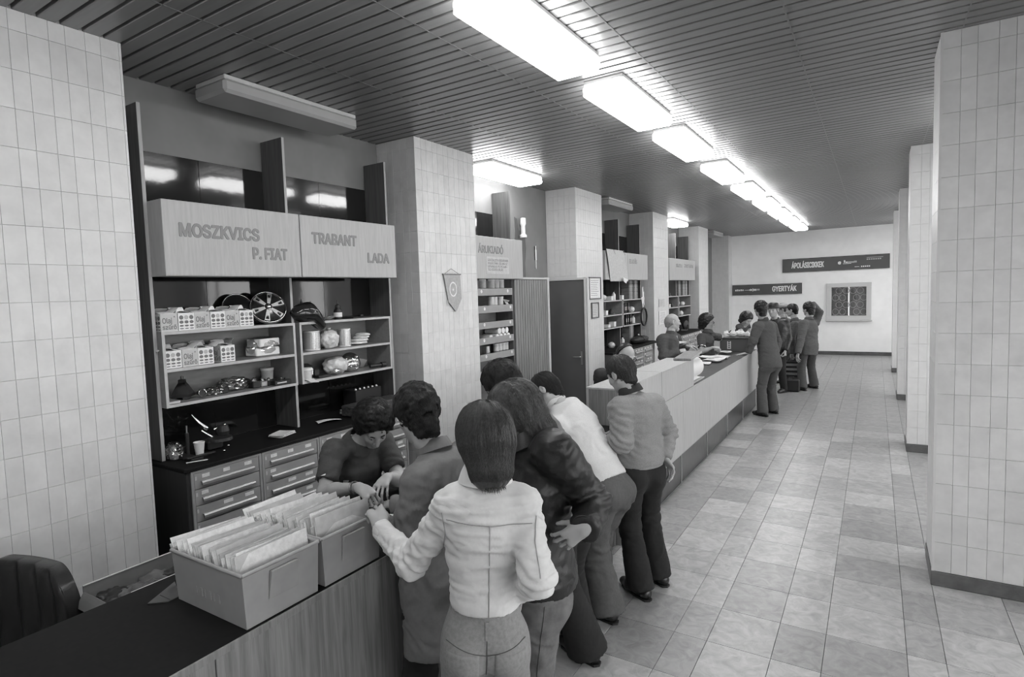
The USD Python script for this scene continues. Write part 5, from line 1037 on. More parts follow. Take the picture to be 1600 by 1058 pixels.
JOINTS = {
 'front_man': dict(fwd=(-0.622, 0.783, 0.000), hc=(-1.074, 1.617, 1.571), nk=(-1.059, 1.594, 1.456), ch=(-1.067, 1.598, 1.281), pv=(-1.080, 1.584, 0.930), sL=(-1.166, 1.538, 1.355), eL=(-1.356, 1.547, 1.115), wL=(-1.584, 1.640, 1.164), sR=(-0.960, 1.664, 1.350), eR=(-0.855, 1.554, 1.180), wR=(-1.017, 1.718, 1.020), hL=(-1.146, 1.532, 0.900), kL=(-1.187, 1.563, 0.493), aL=(-1.153, 1.500, 0.085), hR=(-1.013, 1.637, 0.900), kR=(-1.035, 1.684, 0.493), aR=(-0.981, 1.637, 0.085)),
 'smock_man': dict(fwd=(-0.951, 0.310, 0.000), hc=(-1.705, 2.024, 1.529), nk=(-1.593, 2.015, 1.387), ch=(-1.565, 1.994, 1.202), pv=(-1.521, 1.922, 0.856), sL=(-1.553, 1.840, 1.285), eL=(-1.588, 1.773, 1.052), wL=(-1.770, 1.811, 1.098), sR=(-1.591, 2.201, 1.294), eR=(-1.756, 2.265, 1.028), wR=(-2.002, 2.168, 1.015), hL=(-1.547, 1.841, 0.826), kL=(-1.596, 1.844, 0.455), aL=(-1.536, 1.811, 0.085), hR=(-1.494, 2.003, 0.826), kR=(-1.536, 2.030, 0.455), aR=(-1.468, 2.020, 0.085)),
 'staff_woman': dict(fwd=(0.872, -0.490, 0.000), hc=(-2.302, 2.357, 1.353), nk=(-2.436, 2.355, 1.252), ch=(-2.469, 2.364, 1.042), pv=(-2.553, 2.351, 0.702), sL=(-2.399, 2.541, 1.213), eL=(-2.229, 2.473, 1.027), wL=(-2.107, 2.241, 1.126), sR=(-2.443, 2.184, 1.234), eR=(-2.386, 2.061, 1.053), wR=(-2.117, 2.048, 1.128), hL=(-2.511, 2.425, 0.672), kL=(-2.474, 2.419, 0.378), aL=(-2.517, 2.457, 0.085), hR=(-2.595, 2.277, 0.672), kR=(-2.570, 2.249, 0.378), aR=(-2.624, 2.265, 0.085)),
 'leather_man': dict(fwd=(-0.899, -0.439, 0.000), hc=(-1.184, 2.014, 1.571), nk=(-1.109, 2.008, 1.465), ch=(-1.099, 2.046, 1.260), pv=(-1.096, 2.020, 0.930), sL=(-0.976, 1.940, 1.466), eL=(-0.891, 2.086, 1.236), wL=(-0.849, 1.896, 1.215), sR=(-1.277, 2.131, 1.401), eR=(-1.362, 2.146, 1.103), wR=(-1.438, 2.026, 0.962), hL=(-1.059, 1.944, 0.900), kL=(-1.098, 1.911, 0.493), aL=(-1.030, 1.930, 0.085), hR=(-1.133, 2.096, 0.900), kR=(-1.184, 2.086, 0.493), aR=(-1.126, 2.128, 0.085)),
 'back_man': dict(fwd=(-0.944, 0.329, 0.000), hc=(-1.723, 2.786, 1.550), nk=(-1.615, 2.778, 1.451), ch=(-1.516, 2.803, 1.250), pv=(-1.351, 2.834, 0.878), sL=(-1.482, 2.620, 1.356), eL=(-1.545, 2.568, 1.101), wL=(-1.764, 2.595, 1.025), sR=(-1.657, 2.960, 1.405), eR=(-1.810, 3.003, 1.128), wR=(-2.017, 2.904, 0.995), hL=(-1.379, 2.754, 0.848), kL=(-1.411, 2.873, 0.466), aL=(-1.330, 2.952, 0.085), hR=(-1.324, 2.914, 0.848), kR=(-1.454, 3.046, 0.466), aR=(-1.471, 3.138, 0.085)),
 'bending_man': dict(fwd=(-0.951, 0.310, 0.000), hc=(-1.899, 3.643, 1.371), nk=(-1.802, 3.642, 1.306), ch=(-1.643, 3.625, 1.129), pv=(-1.412, 3.535, 0.796), sL=(-1.730, 3.448, 1.158), eL=(-1.823, 3.447, 0.876), wL=(-2.021, 3.492, 0.837), sR=(-1.780, 3.807, 1.225), eR=(-1.924, 3.824, 0.940), wR=(-2.106, 3.738, 0.855), hL=(-1.438, 3.454, 0.766), kL=(-1.466, 3.440, 0.425), aL=(-1.392, 3.393, 0.085), hR=(-1.385, 3.616, 0.766), kR=(-1.511, 3.615, 0.425), aR=(-1.533, 3.580, 0.085)),
 'cardigan_man': dict(fwd=(-0.824, 0.567, 0.000), hc=(-1.449, 3.905, 1.478), nk=(-1.365, 3.891, 1.365), ch=(-1.335, 3.896, 1.177), pv=(-1.317, 3.881, 0.851), sL=(-1.397, 3.729, 1.268), eL=(-1.360, 3.664, 1.064), wL=(-1.526, 3.775, 1.041), sR=(-1.269, 4.055, 1.255), eR=(-1.195, 4.115, 1.048), wR=(-1.175, 3.961, 0.921), hL=(-1.366, 3.811, 0.821), kL=(-1.378, 3.826, 0.453), aL=(-1.295, 3.776, 0.085), hR=(-1.269, 3.951, 0.821), kR=(-1.307, 4.020, 0.453), aR=(-1.250, 4.024, 0.085)),
 'seated_clerk': dict(fwd=(0.925, -0.381, 0.000), hc=(-2.153, 5.959, 1.374), nk=(-2.297, 5.909, 1.213), ch=(-2.346, 5.934, 1.037), pv=(-2.372, 5.938, 0.572), sL=(-2.276, 6.120, 1.162), eL=(-2.269, 6.276, 0.884), wL=(-2.095, 6.214, 0.807), sR=(-2.349, 5.743, 1.184), eR=(-2.347, 5.731, 0.904), wR=(-2.240, 5.897, 0.854), hL=(-2.340, 6.017, 0.542), kL=(-2.311, 6.019, 0.314), aL=(-2.349, 6.048, 0.085), hR=(-2.404, 5.860, 0.542), kR=(-2.385, 5.838, 0.314), aR=(-2.432, 5.844, 0.085)),
 'bald_clerk': dict(fwd=(0.834, 0.552, 0.000), hc=(-2.521, 9.010, 1.559), nk=(-2.552, 8.976, 1.388), ch=(-2.550, 8.961, 1.206), pv=(-2.555, 8.929, 0.862), sL=(-2.522, 9.171, 1.302), eL=(-2.463, 9.214, 1.064), wL=(-2.336, 9.125, 1.190), sR=(-2.622, 8.800, 1.309), eR=(-2.581, 8.722, 1.060), wR=(-2.391, 8.859, 1.134), hL=(-2.602, 9.000, 0.832), kL=(-2.569, 9.037, 0.458), aL=(-2.633, 9.010, 0.085), hR=(-2.508, 8.859, 0.832), kR=(-2.461, 8.875, 0.458), aR=(-2.511, 8.827, 0.085)),
 'glasses_clerk': dict(fwd=(0.954, 0.298, 0.000), hc=(-2.290, 10.185, 1.482), nk=(-2.297, 10.167, 1.325), ch=(-2.287, 10.159, 1.146), pv=(-2.284, 10.136, 0.842), sL=(-2.250, 10.365, 1.242), eL=(-2.127, 10.591, 1.195), wL=(-1.995, 10.766, 1.206), sR=(-2.342, 10.017, 1.246), eR=(-2.307, 9.875, 1.029), wR=(-2.142, 9.907, 1.099), hL=(-2.309, 10.217, 0.812), kL=(-2.269, 10.243, 0.448), aL=(-2.336, 10.235, 0.085), hR=(-2.259, 10.055, 0.812), kR=(-2.211, 10.056, 0.448), aR=(-2.270, 10.025, 0.085)),
 'leaning_man': dict(fwd=(-0.800, 0.600, 0.000), hc=(-1.512, 10.325, 1.684), nk=(-1.457, 10.324, 1.510), ch=(-1.435, 10.297, 1.309), pv=(-1.363, 10.235, 0.850), sL=(-1.523, 10.131, 1.412), eL=(-1.581, 10.057, 1.196), wL=(-1.649, 10.050, 1.008), sR=(-1.364, 10.481, 1.398), eR=(-1.289, 10.502, 1.140), wR=(-1.307, 10.367, 0.938), hL=(-1.414, 10.167, 0.820), kL=(-1.480, 10.192, 0.452), aL=(-1.454, 10.149, 0.085), hR=(-1.312, 10.303, 0.820), kR=(-1.377, 10.417, 0.452), aR=(-1.348, 10.460, 0.085)),
 'hat_man': dict(fwd=(-0.352, -0.936, 0.000), hc=(-1.611, 12.519, 1.578), nk=(-1.576, 12.588, 1.391), ch=(-1.550, 12.646, 1.166), pv=(-1.547, 12.623, 0.859), sL=(-1.418, 12.747, 1.307), eL=(-1.363, 12.639, 1.020), wL=(-1.399, 12.477, 0.814), sR=(-1.677, 12.513, 1.310), eR=(-1.657, 12.443, 1.033), wR=(-1.590, 12.350, 0.822), hL=(-1.468, 12.593, 0.829), kL=(-1.473, 12.544, 0.457), aL=(-1.437, 12.603, 0.085), hR=(-1.627, 12.653, 0.829), kR=(-1.656, 12.612, 0.457), aR=(-1.643, 12.680, 0.085)),
 'cap_man': dict(fwd=(-0.995, 0.102, 0.000), hc=(-1.619, 13.899, 1.536), nk=(-1.566, 13.857, 1.336), ch=(-1.542, 13.853, 1.095), pv=(-1.517, 13.847, 0.814), sL=(-1.566, 13.671, 1.247), eL=(-1.577, 13.613, 0.945), wL=(-1.685, 13.644, 0.779), sR=(-1.529, 14.054, 1.265), eR=(-1.555, 14.140, 0.958), wR=(-1.646, 14.104, 0.787), hL=(-1.525, 13.762, 0.784), kL=(-1.571, 13.754, 0.434), aL=(-1.508, 13.735, 0.085), hR=(-1.508, 13.931, 0.784), kR=(-1.551, 13.948, 0.434), aR=(-1.486, 13.954, 0.085)),
 'dark_haired_man': dict(fwd=(-0.979, 0.206, 0.000), hc=(-1.401, 13.526, 1.534), nk=(-1.329, 13.497, 1.340), ch=(-1.295, 13.501, 1.107), pv=(-1.292, 13.479, 0.824), sL=(-1.333, 13.320, 1.243), eL=(-1.361, 13.189, 0.953), wL=(-1.355, 13.143, 0.690), sR=(-1.267, 13.699, 1.256), eR=(-1.288, 13.796, 0.953), wR=(-1.356, 13.717, 0.799), hL=(-1.310, 13.396, 0.794), kL=(-1.356, 13.393, 0.439), aL=(-1.295, 13.367, 0.085), hR=(-1.275, 13.562, 0.794), kR=(-1.316, 13.584, 0.439), aR=(-1.250, 13.583, 0.085)),
 'arm_raised_man': dict(fwd=(-0.702, 0.712, 0.000), hc=(-1.077, 13.179, 1.568), nk=(-1.050, 13.120, 1.371), ch=(-1.058, 13.096, 1.149), pv=(-1.066, 13.066, 0.852), sL=(-1.143, 12.968, 1.286), eL=(-1.175, 12.851, 0.991), wL=(-1.210, 12.730, 0.740), sR=(-0.968, 13.311, 1.293), eR=(-0.901, 13.327, 1.494), wR=(-1.013, 13.221, 1.676), hL=(-1.126, 13.006, 0.822), kL=(-1.180, 13.018, 0.453), aL=(-1.152, 12.947, 0.085), hR=(-1.005, 13.126, 0.822), kR=(-1.036, 13.255, 0.453), aR=(-0.983, 13.301, 0.085)),
 'bending_clerk': dict(fwd=(0.806, -0.591, 0.000), hc=(-2.036, 12.222, 1.426), nk=(-2.114, 12.279, 1.288), ch=(-2.162, 12.353, 1.122), pv=(-2.270, 12.496, 0.806), sL=(-2.075, 12.516, 1.282), eL=(-1.990, 12.445, 1.052), wL=(-1.910, 12.196, 0.951), sR=(-2.149, 12.163, 1.274), eR=(-2.051, 12.020, 1.089), wR=(-1.964, 11.779, 0.976), hL=(-2.220, 12.564, 0.776), kL=(-2.177, 12.548, 0.431), aL=(-2.221, 12.596, 0.085), hR=(-2.321, 12.427, 0.776), kR=(-2.293, 12.391, 0.431), aR=(-2.351, 12.419, 0.085)),
}
# ---------------------------------------------------------------- people
def lin(a, b, t): return np.asarray(a, float) * (1 - t) + np.asarray(b, float) * t
def figure(key, label, name='person', h=.012, hs=.005, b=1.0, look=None, up=(0, 0, 1), skin='skin', hair=('short', 'hair_black'), top=None, bottom=None, shoe='shoe', hands=None, hand_h=.005, wb=1.0, hand_scale=1.0, hscale=1.0, face=True, strands=0, seed=0):
    J = {k: np.array(v, float) for k, v in JOINTS[key].items()}; bb_ = b;  o = np.array([*(lin(J['aL'], J['aR'], .5))[:2], 0])
    t = Thing(name, label, 'person', o); ax = unit(J['nk'] - J['pv']); fw = unit(J['fwd'] - ax * np.dot(J['fwd'], ax)); rt = np.cross(fw, ax); wa = lin(J['ch'], J['pv'], .58); nc = J['nk'] + fw * .022 * b
    for s in 'LR': J['h' + s] = J['pv'] + (J['h' + s] - J['pv']) * np.array((wb, wb, 1))
    top = dict(mat='suit', hem=.10, ease=.0, sleeve=1.0, collar=None, amp=.004, freq=(6, 6, 9), cuff=None, lower=1.0) | (top or {}); bottom = dict(mat='cloth_dark', flare=.062, amp=.003) | (bottom or {})
    # skin: one continuous body
    F = Field(); F.cone(nc - ax * .03, J['hc'] - unit(J['hc'] - nc) * .03, .054 * b, .050, k=.03)
    F.cone(J['ch'], wa, .135 * b, .115 * b * wb, sq=(fw, .66), k=.05).cone(wa, J['pv'], .115 * b * wb, .125 * b * wb, sq=(fw, .68), k=.05).cone(lin(J['ch'], J['nk'], .45), nc - ax * .04, .11 * b, .055, sq=(fw, .7), k=.05).cone(lin(J['sL'], J['nk'], .2), lin(J['sR'], J['nk'], .2), .048, .048, k=.05)
    for s in 'LR':
        q_ = 1.0 if top['sleeve'] < 1 else .80; F.cone(J['s' + s], J['e' + s], .047 * q_, .038 * q_, k=.03).cone(J['e' + s], lin(J['e' + s], J['w' + s], .35), .038 * q_, .040 * q_, k=.02).cone(lin(J['e' + s], J['w' + s], .35), J['w' + s] - unit(J['w' + s] - J['e' + s]) * .012, .040 * q_, .0225, k=.02)
        F.cone(J['h' + s], J['k' + s], .074 * b, .05, k=.03).cone(J['k' + s], J['a' + s], .05, .036, k=.03)
    parts = [F.mesh(max(h, .010))]
    lk = unit(look if look is not None else J['fwd']); u0 = np.asarray(up, float); x = unit(np.cross(lk, u0)); u = np.cross(x, lk); HT = frame(J['hc'], x, lk, u); HT[:3, :3] *= hscale
    parts.append(moved(head_mesh(hs), HT))
    for i, s in enumerate('LR'):
        pose, fd, bk, *off = (hands or {}).get(s, ('relaxed', None, None)); off = off[0] if off else .012; d = unit(J['w' + s] - J['e' + s]); fd = d if fd is None else unit(fd)
        bk = (rt * (1 if s == 'R' else -1) + .001) if bk is None else np.asarray(bk, float); z = unit(bk - fd * np.dot(bk, fd)); y = np.cross(z, fd) * (1 if s == 'R' else -1)
        hs_ = .95 * hand_scale; parts.append(moved(hand_mesh(pose, hand_h), frame(J['w' + s] + fd * off, fd * hs_, y * hs_, z * hs_)))
    t.part('body', parts, MAT[skin], True)
    if face:
        for s in (-1, 1):
            e = t.part('eye', moved(ball((s * .031, .0780, .003), .0125, 2), HT), MAT['eye_white'], True); t.part('iris', moved(ball((s * .031, .0874, .003), (.0055, .0045, .0055), 1), HT), MAT['iris'], True, parent=e)
            t.part('eyebrow', moved(tube([(s * .016, .0925, .0215), (s * .032, .0905, .0265), (s * .048, .078, .0205)], [.003, .004, .002], 6), HT), MAT[hair[1] if hair else 'hair_grey'], True)
    if hair:
        hm = moved(hair_mesh(hair[0], hs, seed), HT); hp = t.part('hair', hm, MAT[hair[1]], True)
        if strands: hair_strands(t, hp, hm, HT, hair, strands, seed)
    # upper garment
    e = top['ease']; F = Field(); hemc = J['pv'] - ax * top['hem']
    F.cone(J['ch'], wa, (.160 + e) * b, (.142 + e) * b * wb, sq=(fw, .70 / wb ** .7), k=.05).cone(wa, J['pv'], (.142 + e) * b * wb, (.160 + e) * b * wb, sq=(fw, .79 / wb ** .7), k=.05)
    if top['hem'] > -.02: F.cone(J['pv'], hemc - ax * .1, (.160 + e) * b * wb, (.168 + e) * b * top['lower'] * wb, sq=(fw, .80 / wb ** .7), k=.05)
    F.cone(lin(J['ch'], J['nk'], .45), nc - ax * .025, .128 * b + e, .068, sq=(fw, .74), k=.06).cone(lin(J['sL'], J['nk'], .15), lin(J['sR'], J['nk'], .15), .056 + e * .6, .056 + e * .6, k=.05)
    ex = []
    for s in 'LR':
        S, E_, W = J['s' + s], J['e' + s], J['w' + s]; fe = top['sleeve']
        if fe >= 1:
            de = unit(W - E_); end = E_ + (W - E_) * min(1, fe) + de * .004
            F.cone(S, E_, .062 + e, .052 + e * .8, k=.045).cone(E_, end + de * .03, .052 + e * .8, top.get('wrist', .040) + e * .5, k=.03, cut=(end, de))
        else:
            du = unit(E_ - S); end = S + (E_ - S) * fe; F.cone(S, end + du * .04, .062 + e, .060 + e, k=.045, cut=(end, du))
        ex.append((E_, unit(W - S), .13, .040, top['amp'] * .9)); ex.append((S - ax * .05, unit(E_ - S), .10, .045, top['amp'] * .5))
    gm = folds(F.mesh(h, [(hemc, -ax)]), top['amp'], top['freq'], seed + 1, ex, (hemc, ax))
    tp = t.part(top.get('name', 'jacket'), gm, MAT[top['mat']], True)
    for s in 'LR':
        if top['cuff'] and top['sleeve'] >= 1:
            de = unit(J['w' + s] - J['e' + s]); c = J['w' + s] - de * .022; r = top.get('wrist', .040) + e * .5 + .005
            t.part('cuff', lathe([(r - .006, -.028), (r, -.027), (r, .022), (r - .004, .026), (r - .010, .024)], c, 24, de), MAT[top['cuff']], 60, parent=tp)
    if top['collar']:
        na = unit(J['hc'] - nc + ax * .10); c = nc + na * (top.get('ch', .0) + .006); r = .066 * b
        if top['collar'] == 'shirt': prof = [(r - .004, .020), (r, .046), (r + .006, .048), (r + .020, .018), (r + .030, -.012), (r + .024, -.016), (r + .004, .004), (r - .004, .020)]
        elif top['collar'] == 'crew': prof = [(r - .006, .0), (r - .002, .022), (r + .006, .022), (r + .014, .002), (r + .010, -.012), (r - .006, 0)]
        else: prof = [(r - .004, .01), (r + .002, .034), (r + .008, .032), (r + .017, .002), (r + .020, -.016), (r + .012, -.018), (r - .004, .01)]
        v, f = lathe(prof, (0, 0, 0), 32, na); dd = v @ fw; v = v + na[None] * (-.22 * np.clip(dd, 0, 1))[:, None] + c
        t.part('collar', (v, f), MAT[top.get('cmat', top['mat'])], 50, parent=tp)
    # trousers
    F = Field(); e = bottom.get('ease', 0); b = b * (wb + (1 - wb) * .25)
    F.cone(J['pv'] + ax * .17, J['pv'], (.132 + e) * b, (.150 + e) * b, sq=(fw, .76), k=.04)
    for s in 'LR':
        H_, K_, A_ = J['h' + s], J['k' + s], J['a' + s]; dd = unit(A_ - K_); end = A_ + dd * .035; sg = 1 if s == 'R' else -1
        F.cone(J['pv'] + rt * sg * .052, H_ - (0, 0, .05), .098 * b, .096 * b, k=.04); F.ell(H_ - fw * .042 - rt * sg * .008 - ax * .030, (.082 * b, .082 * b, .095 * b), .03)
        F.cone(H_, K_, (.092 + e) * b, .069 + e, k=.03).cone(K_, end + dd * .05, .069 + e, bottom['flare'], k=.03, cut=(end, dd))
    bex = [(J['k' + s], unit(J['a' + s] - J['h' + s]), .14, .06, bottom['amp'] * .8) for s in 'LR']
    bm = folds(F.mesh(h, [(J['pv'] - ax * min(top['hem'] - .03, .12), ax), ((0, 0, .022), (0, 0, -1))]), bottom['amp'], (7, 7, 5), seed + 2, bex)
    bp_ = t.part('trousers', bm, MAT[bottom['mat']], True)
    for s in 'LR':
        A_ = J['a' + s]; ff = unit(bottom.get('toe' + s, (J['fwd'][0], J['fwd'][1], 0))); F = Field(); g_ = np.array((A_[0], A_[1], 0))
        F.cone(g_ - ff * .055 + (0, 0, .045), g_ + ff * .09 + (0, 0, .040), .041, .047, sq=((0, 0, 1), .95), k=.03).cone(g_ + ff * .09 + (0, 0, .036), g_ + ff * .175 + (0, 0, .030), .047, .036, sq=((0, 0, 1), .8), k=.03).cone(g_ + (0, 0, .06), g_ + (0, 0, .10), .042, .044, k=.03)
        sp = t.part('shoe', F.mesh(max(.008, h * .8), [((0, 0, .012), (0, 0, -1)), ((0, 0, .11), (0, 0, 1))]), MAT[shoe], True)
        so = Polygon([tuple((g_ + ff * a + np.cross(ff, (0, 0, 1)) * w)[:2]) for a, w in ((-.10, .0), (-.085, .03), (-.02, .038), (.08, .047), (.16, .036), (.205, 0), (.16, -.036), (.08, -.047), (-.02, -.038), (-.085, -.03))])
        t.part('sole', slab(so, .013, (0, 0, .0012), (1, 0, 0), (0, 1, 0)), MAT['black'], parent=sp)
    return t, J, dict(top=gm, topp=tp, trousers=bm, trousersp=bp_, ax=ax, fw=fw, rt=rt, HT=HT, wa=wa)

def hair_strands(t, parent, hm, HT, hair, n, seed):
    """combed strands lying on the hair's surface, from the crown outwards and down"""
    v, f = hm; nz = vnormals(v, f); T = np.linalg.inv(HT); keep = (nz @ T[:3, :3].T)[:, 2] > -.45 * np.linalg.norm(T[0, :3]); v = v[keep]; loc = v @ T[:3, :3].T + T[:3, 3]; tr = cKDTree(loc / np.linalg.norm(loc, axis=1, keepdims=True)); rad = np.linalg.norm(loc, axis=1)
    rs = np.random.RandomState(seed + 11); q = loc[rs.randint(0, len(loc), n)]; crown = unit((.0, -.35, 1.0)); st = []; fl = 2 if hair[0] in ('wavy', 'bob', 'collar') else 0
    zb = loc[:, 2].min() + .006; steps = 9; L = .010 if hair[0] == 'long' else .0075
    for k in range(steps):
        d = q / np.linalg.norm(q, axis=1, keepdims=True); r = rad[tr.query(d)[1]] + .0012 + .0009 * math.sin(k); st.append(d * r[:, None] if k == 0 else np.where(free[:, None], q, d * r[:, None]))
        fw_ = d * (d @ crown)[:, None] - crown; fw_ += np.array((0, 0, -.6)); fw_ -= d * (fw_ * d).sum(1, keepdims=True); fw_ /= np.linalg.norm(fw_, axis=1, keepdims=True) + 1e-9
        w = (meshkit.noise(q * 38 + seed) - .5)[:, None] * fl; fw_ = fw_ + np.cross(d, fw_) * (w + (rs.rand(n, 1) - .5) * .5); zb2 = zb if hair[0] in ('long', 'collar') else -9; fw_ = np.where((q[:, 2] < zb2)[:, None], np.array((0, -.1, -1.0)) + d * .25 + (rs.rand(n, 3) - .5) * 1.1, fw_); low = q[:, 2] < zb2; q = st[-1] + fw_ * (L * np.where(low, .40, 1.0))[:, None]; free = low if k == 0 else (free | low)
    c = np.stack(st, 1); c = c @ HT[:3, :3].T + HT[:3, 3] - t.loc
    p = numbered(parent, 'hair_strands'); bc = UsdGeom.BasisCurves.Define(stage, p); bc.CreateTypeAttr('linear'); bc.CreatePointsAttr(Vt.Vec3fArray.FromNumpy(c.reshape(-1, 3).astype(np.float32))); bc.CreateCurveVertexCountsAttr(Vt.IntArray.FromNumpy(np.full(n, steps, np.int32)))
    wd = np.tile(np.r_[np.full(steps - 2, .0009), .0007, .0003].astype(np.float32), n); bc.CreateWidthsAttr(Vt.FloatArray.FromNumpy(wd)); bc.SetWidthsInterpolation('vertex')
    UsdShade.MaterialBindingAPI.Apply(bc.GetPrim()).Bind(MAT[hair[1]]); tag(p, kind='stuff')
# the group at the near counter
t, J, G = figure('front_man', 'man seen from behind in white jacket and jeans, reaching to the card tray', h=.0075, hs=.004, b=.93, wb=.82, look=(-.72, .66, -.20), hair=('long', 'hair_brown'), hscale=1.0, strands=9000, seed=1, hand_h=.003,
    top=dict(mat='cloth_white', hem=-.095, ease=-.006, amp=.0062, freq=(4, 4, 34), collar='shirt', ch=-.012, cuff='cloth_white', wrist=.037), bottom=dict(mat='denim', flare=.07, amp=.0025), hands={'L': ('pinch', (-.66, .38, .52), (.25, -.35, .90)), 'R': ('relaxed', (-.4, .5, -.75), None)}, face=True)
bk = -G['fw']; o = J['ch']; rt, ax = G['rt'], G['ax']
t.part('yoke_seam', [seam(G['top'], [o - rt * .135 + ax * .055, o + ax * .05, o + rt * .135 + ax * .055], bk), seam(G['top'], [o + ax * .05, o - ax * .12, o - ax * .25], bk)] + [seam(G['top'], [o + rt * s * .150 + ax * .075, o + rt * s * .138 + ax * .01, o + rt * s * .142 - ax * .07], bk) for s in (-1, 1)], MAT['stitch'] , True, parent=G['topp'])
op = J['pv']; br = -G['fw']
for s in (-1, 1):
    pk = t.part('back_pocket', drape_patch(G['trousers'], op + rt * s * .078 - ax * .085, rt, ax, (-.052, .052, -.065, .060), .003, (12, 14), br), MAT['denim'], True, parent=G['trousersp'])
t.part('seam', [seam(G['trousers'], [op + ax * .06, op - ax * .10], br, .0014), seam(G['trousers'], [op - rt * .13 + ax * .005, op - ax * .03, op + rt * .13 + ax * .005], br, .0014)], MAT['stitch_dark'], True, parent=G['trousersp'])
t.part('belt_loop', drape_patch(G['trousers'], op + ax * .05, rt, ax, (-.006, .006, -.03, .03), .004, (4, 8), br), MAT['denim'], parent=G['trousersp'])

t, J, G = figure('smock_man', 'dark curly-haired man in a grey smock leaning on the counter, seen from behind', h=.010, hs=.005, look=(-.85, .42, -.42), hair=('wavy', 'hair_black'), hscale=1.03, strands=8000, seed=2,
    top=dict(mat='smock', hem=.28, amp=.007, freq=(8, 8, 10), collar='jacket', ease=.010, cuff='smock', name='smock'), bottom=dict(mat='cloth_black'), hands={'L': ('flat', (-.8, .3, -.2), (0, 0, 1)), 'R': ('flat', (-.9, .2, -.1), (0, 0, 1))})
t, J, G = figure('staff_woman', 'dark-haired woman clerk in a short-sleeved uniform bending over the counter to write', h=.011, hs=.005, b=.92, look=(.66, -.38, -.72), hair=('bob', 'hair_black'), strands=6000, seed=3,
    top=dict(mat='uniform', hem=.2, amp=.007, sleeve=.72, collar='shirt', name='uniform_dress'), bottom=dict(mat='cloth_dark'), hands={'R': ('grip', (.80, -.1, -.25), (.2, -.4, .85)), 'L': ('relaxed', (.35, -.85, -.2), (0, 0, 1))})
de = unit(J['wR'] - J['eR']); t.part('wristwatch', lathe([(.029, -.008), (.032, -.007), (.032, .007), (.029, .008)], J['wR'] - de * .035, 20, de), MAT['steel'], 40)
t.part('sleeve_badge', drape_patch(G['top'], lin(J['sR'], J['eR'], .55), unit(np.cross(J['eR'] - J['sR'], (.2, -1, .3))), unit(J['sR'] - J['eR']), (-.022, .022, -.008, .008), .003, (6, 4), (.2, -1, .25)), MAT['paper'], parent=G['topp'])
t.part('name_badge', drape_patch(G['top'], J['ch'] + G['rt'] * .05, -G['rt'], G['ax'], (-.02, .02, -.008, .008), .003, (6, 4), unit(G['fw'] + (0, -.3, .2))), MAT['paper'], parent=G['topp'])
t, J, G = figure('leather_man', 'man with collar-length brown hair in a black leather jacket and jeans, hand on his hip', h=.009, hs=.0045, b=.98, look=(-.86, -.10, -.50), hair=('collar', 'hair_mid'), strands=9000, seed=4, hand_h=.003, hand_scale=.92,
    top=dict(mat='leather_black', hem=.02, amp=.0065, freq=(13, 13, 17), collar='shirt', ease=.012, cuff='leather_black', wrist=.042, lower=.97), bottom=dict(mat='denim_dark', flare=.10, amp=.007), hands={'L': ('relaxed', (-.78, -.30, -.55), (.42, -.88, .20), .004), 'R': ('flat', (-.9, .2, -.2), (0, 0, 1))})
fc = unit((-.25, -.95, .15)); oo = J['ch'] + G['fw'] * .08 - G['rt'] * .07
t.part('chest_pocket_flap', drape_patch(G['top'], oo + G['ax'] * .02, unit(np.cross(G['ax'], -fc)), G['ax'], (-.05, .05, -.022, .022), .004, (10, 6), unit(G['fw'] * .7 - G['rt'] * .7)), MAT['denim_dark'], True, parent=G['topp'])
t.part('side_seam', seam(G['trousers'], [lin(J['hL'], J['kL'], q) for q in (0, .5, 1)] + [lin(J['kL'], J['aL'], q) for q in (.5, .95)], unit((.6, -.8, 0)), .0022, .0008, 60), MAT['stitch_dark'], True, parent=G['trousersp'])
figure('back_man', 'dark-haired man half hidden behind the leather jacket, stooping to the counter', h=.012, hs=.005, look=(-.80, .15, -.55), hair=('collar', 'hair_black'), hscale=1.02, strands=7000, seed=5,
    top=dict(mat='jacket_mid', hem=.12, amp=.009, collar='jacket', ease=.006), bottom=dict(mat='cloth_black', flare=.12), hands={'L': ('flat', None, (0, 0, 1)), 'R': ('flat', None, (0, 0, 1))})
figure('bending_man', 'black-haired man in a cream knitted sweater bending far over the counter', h=.011, hs=.005, look=(-.72, -.25, -.65), up=(-.5, .2, .85), hair=('short', 'hair_black'), hscale=1.02, strands=3000, seed=6,
    top=dict(mat='cloth_cream', hem=-.03, amp=.007, collar='crew', ease=.012, name='sweater'), bottom=dict(mat='trouser_grey', flare=.13, amp=.007, ease=.006), hands={'L': ('flat', (-.9, .2, -.1), (0, 0, 1)), 'R': ('flat', (-.9, .2, -.1), (0, 0, 1))})
t, J, G = figure('cardigan_man', 'older man in a grey cardigan and black trousers turning towards the cashier screen', h=.011, hs=.005, b=1.02, look=(-.75, .30, -.38), hair=('short', 'hair_brown'), strands=2500, seed=7,
    top=dict(mat='wool_grey', hem=-.02, amp=.009, collar='jacket', cmat='cloth_dark', ease=.009, name='cardigan', cuff='wool_grey'), bottom=dict(mat='cloth_black', flare=.09, amp=.005), hands={'L': ('grip', None, None), 'R': ('relaxed', (.40, .28, -.85), None)})
hb = [(.150, -.025), (.157, -.02), (.158, .02), (.150, .028)]; v, f = lathe(hb, (0, 0, 0), 40, G['ax']); dd = v @ G['fw']; v = v - dd[:, None] * .20 * G['fw']
t.part('ribbed_hem', (v * 1.06 + J['pv'] + G['ax'] * .035, f), MAT['wool_grey'], 50, parent=G['topp'])
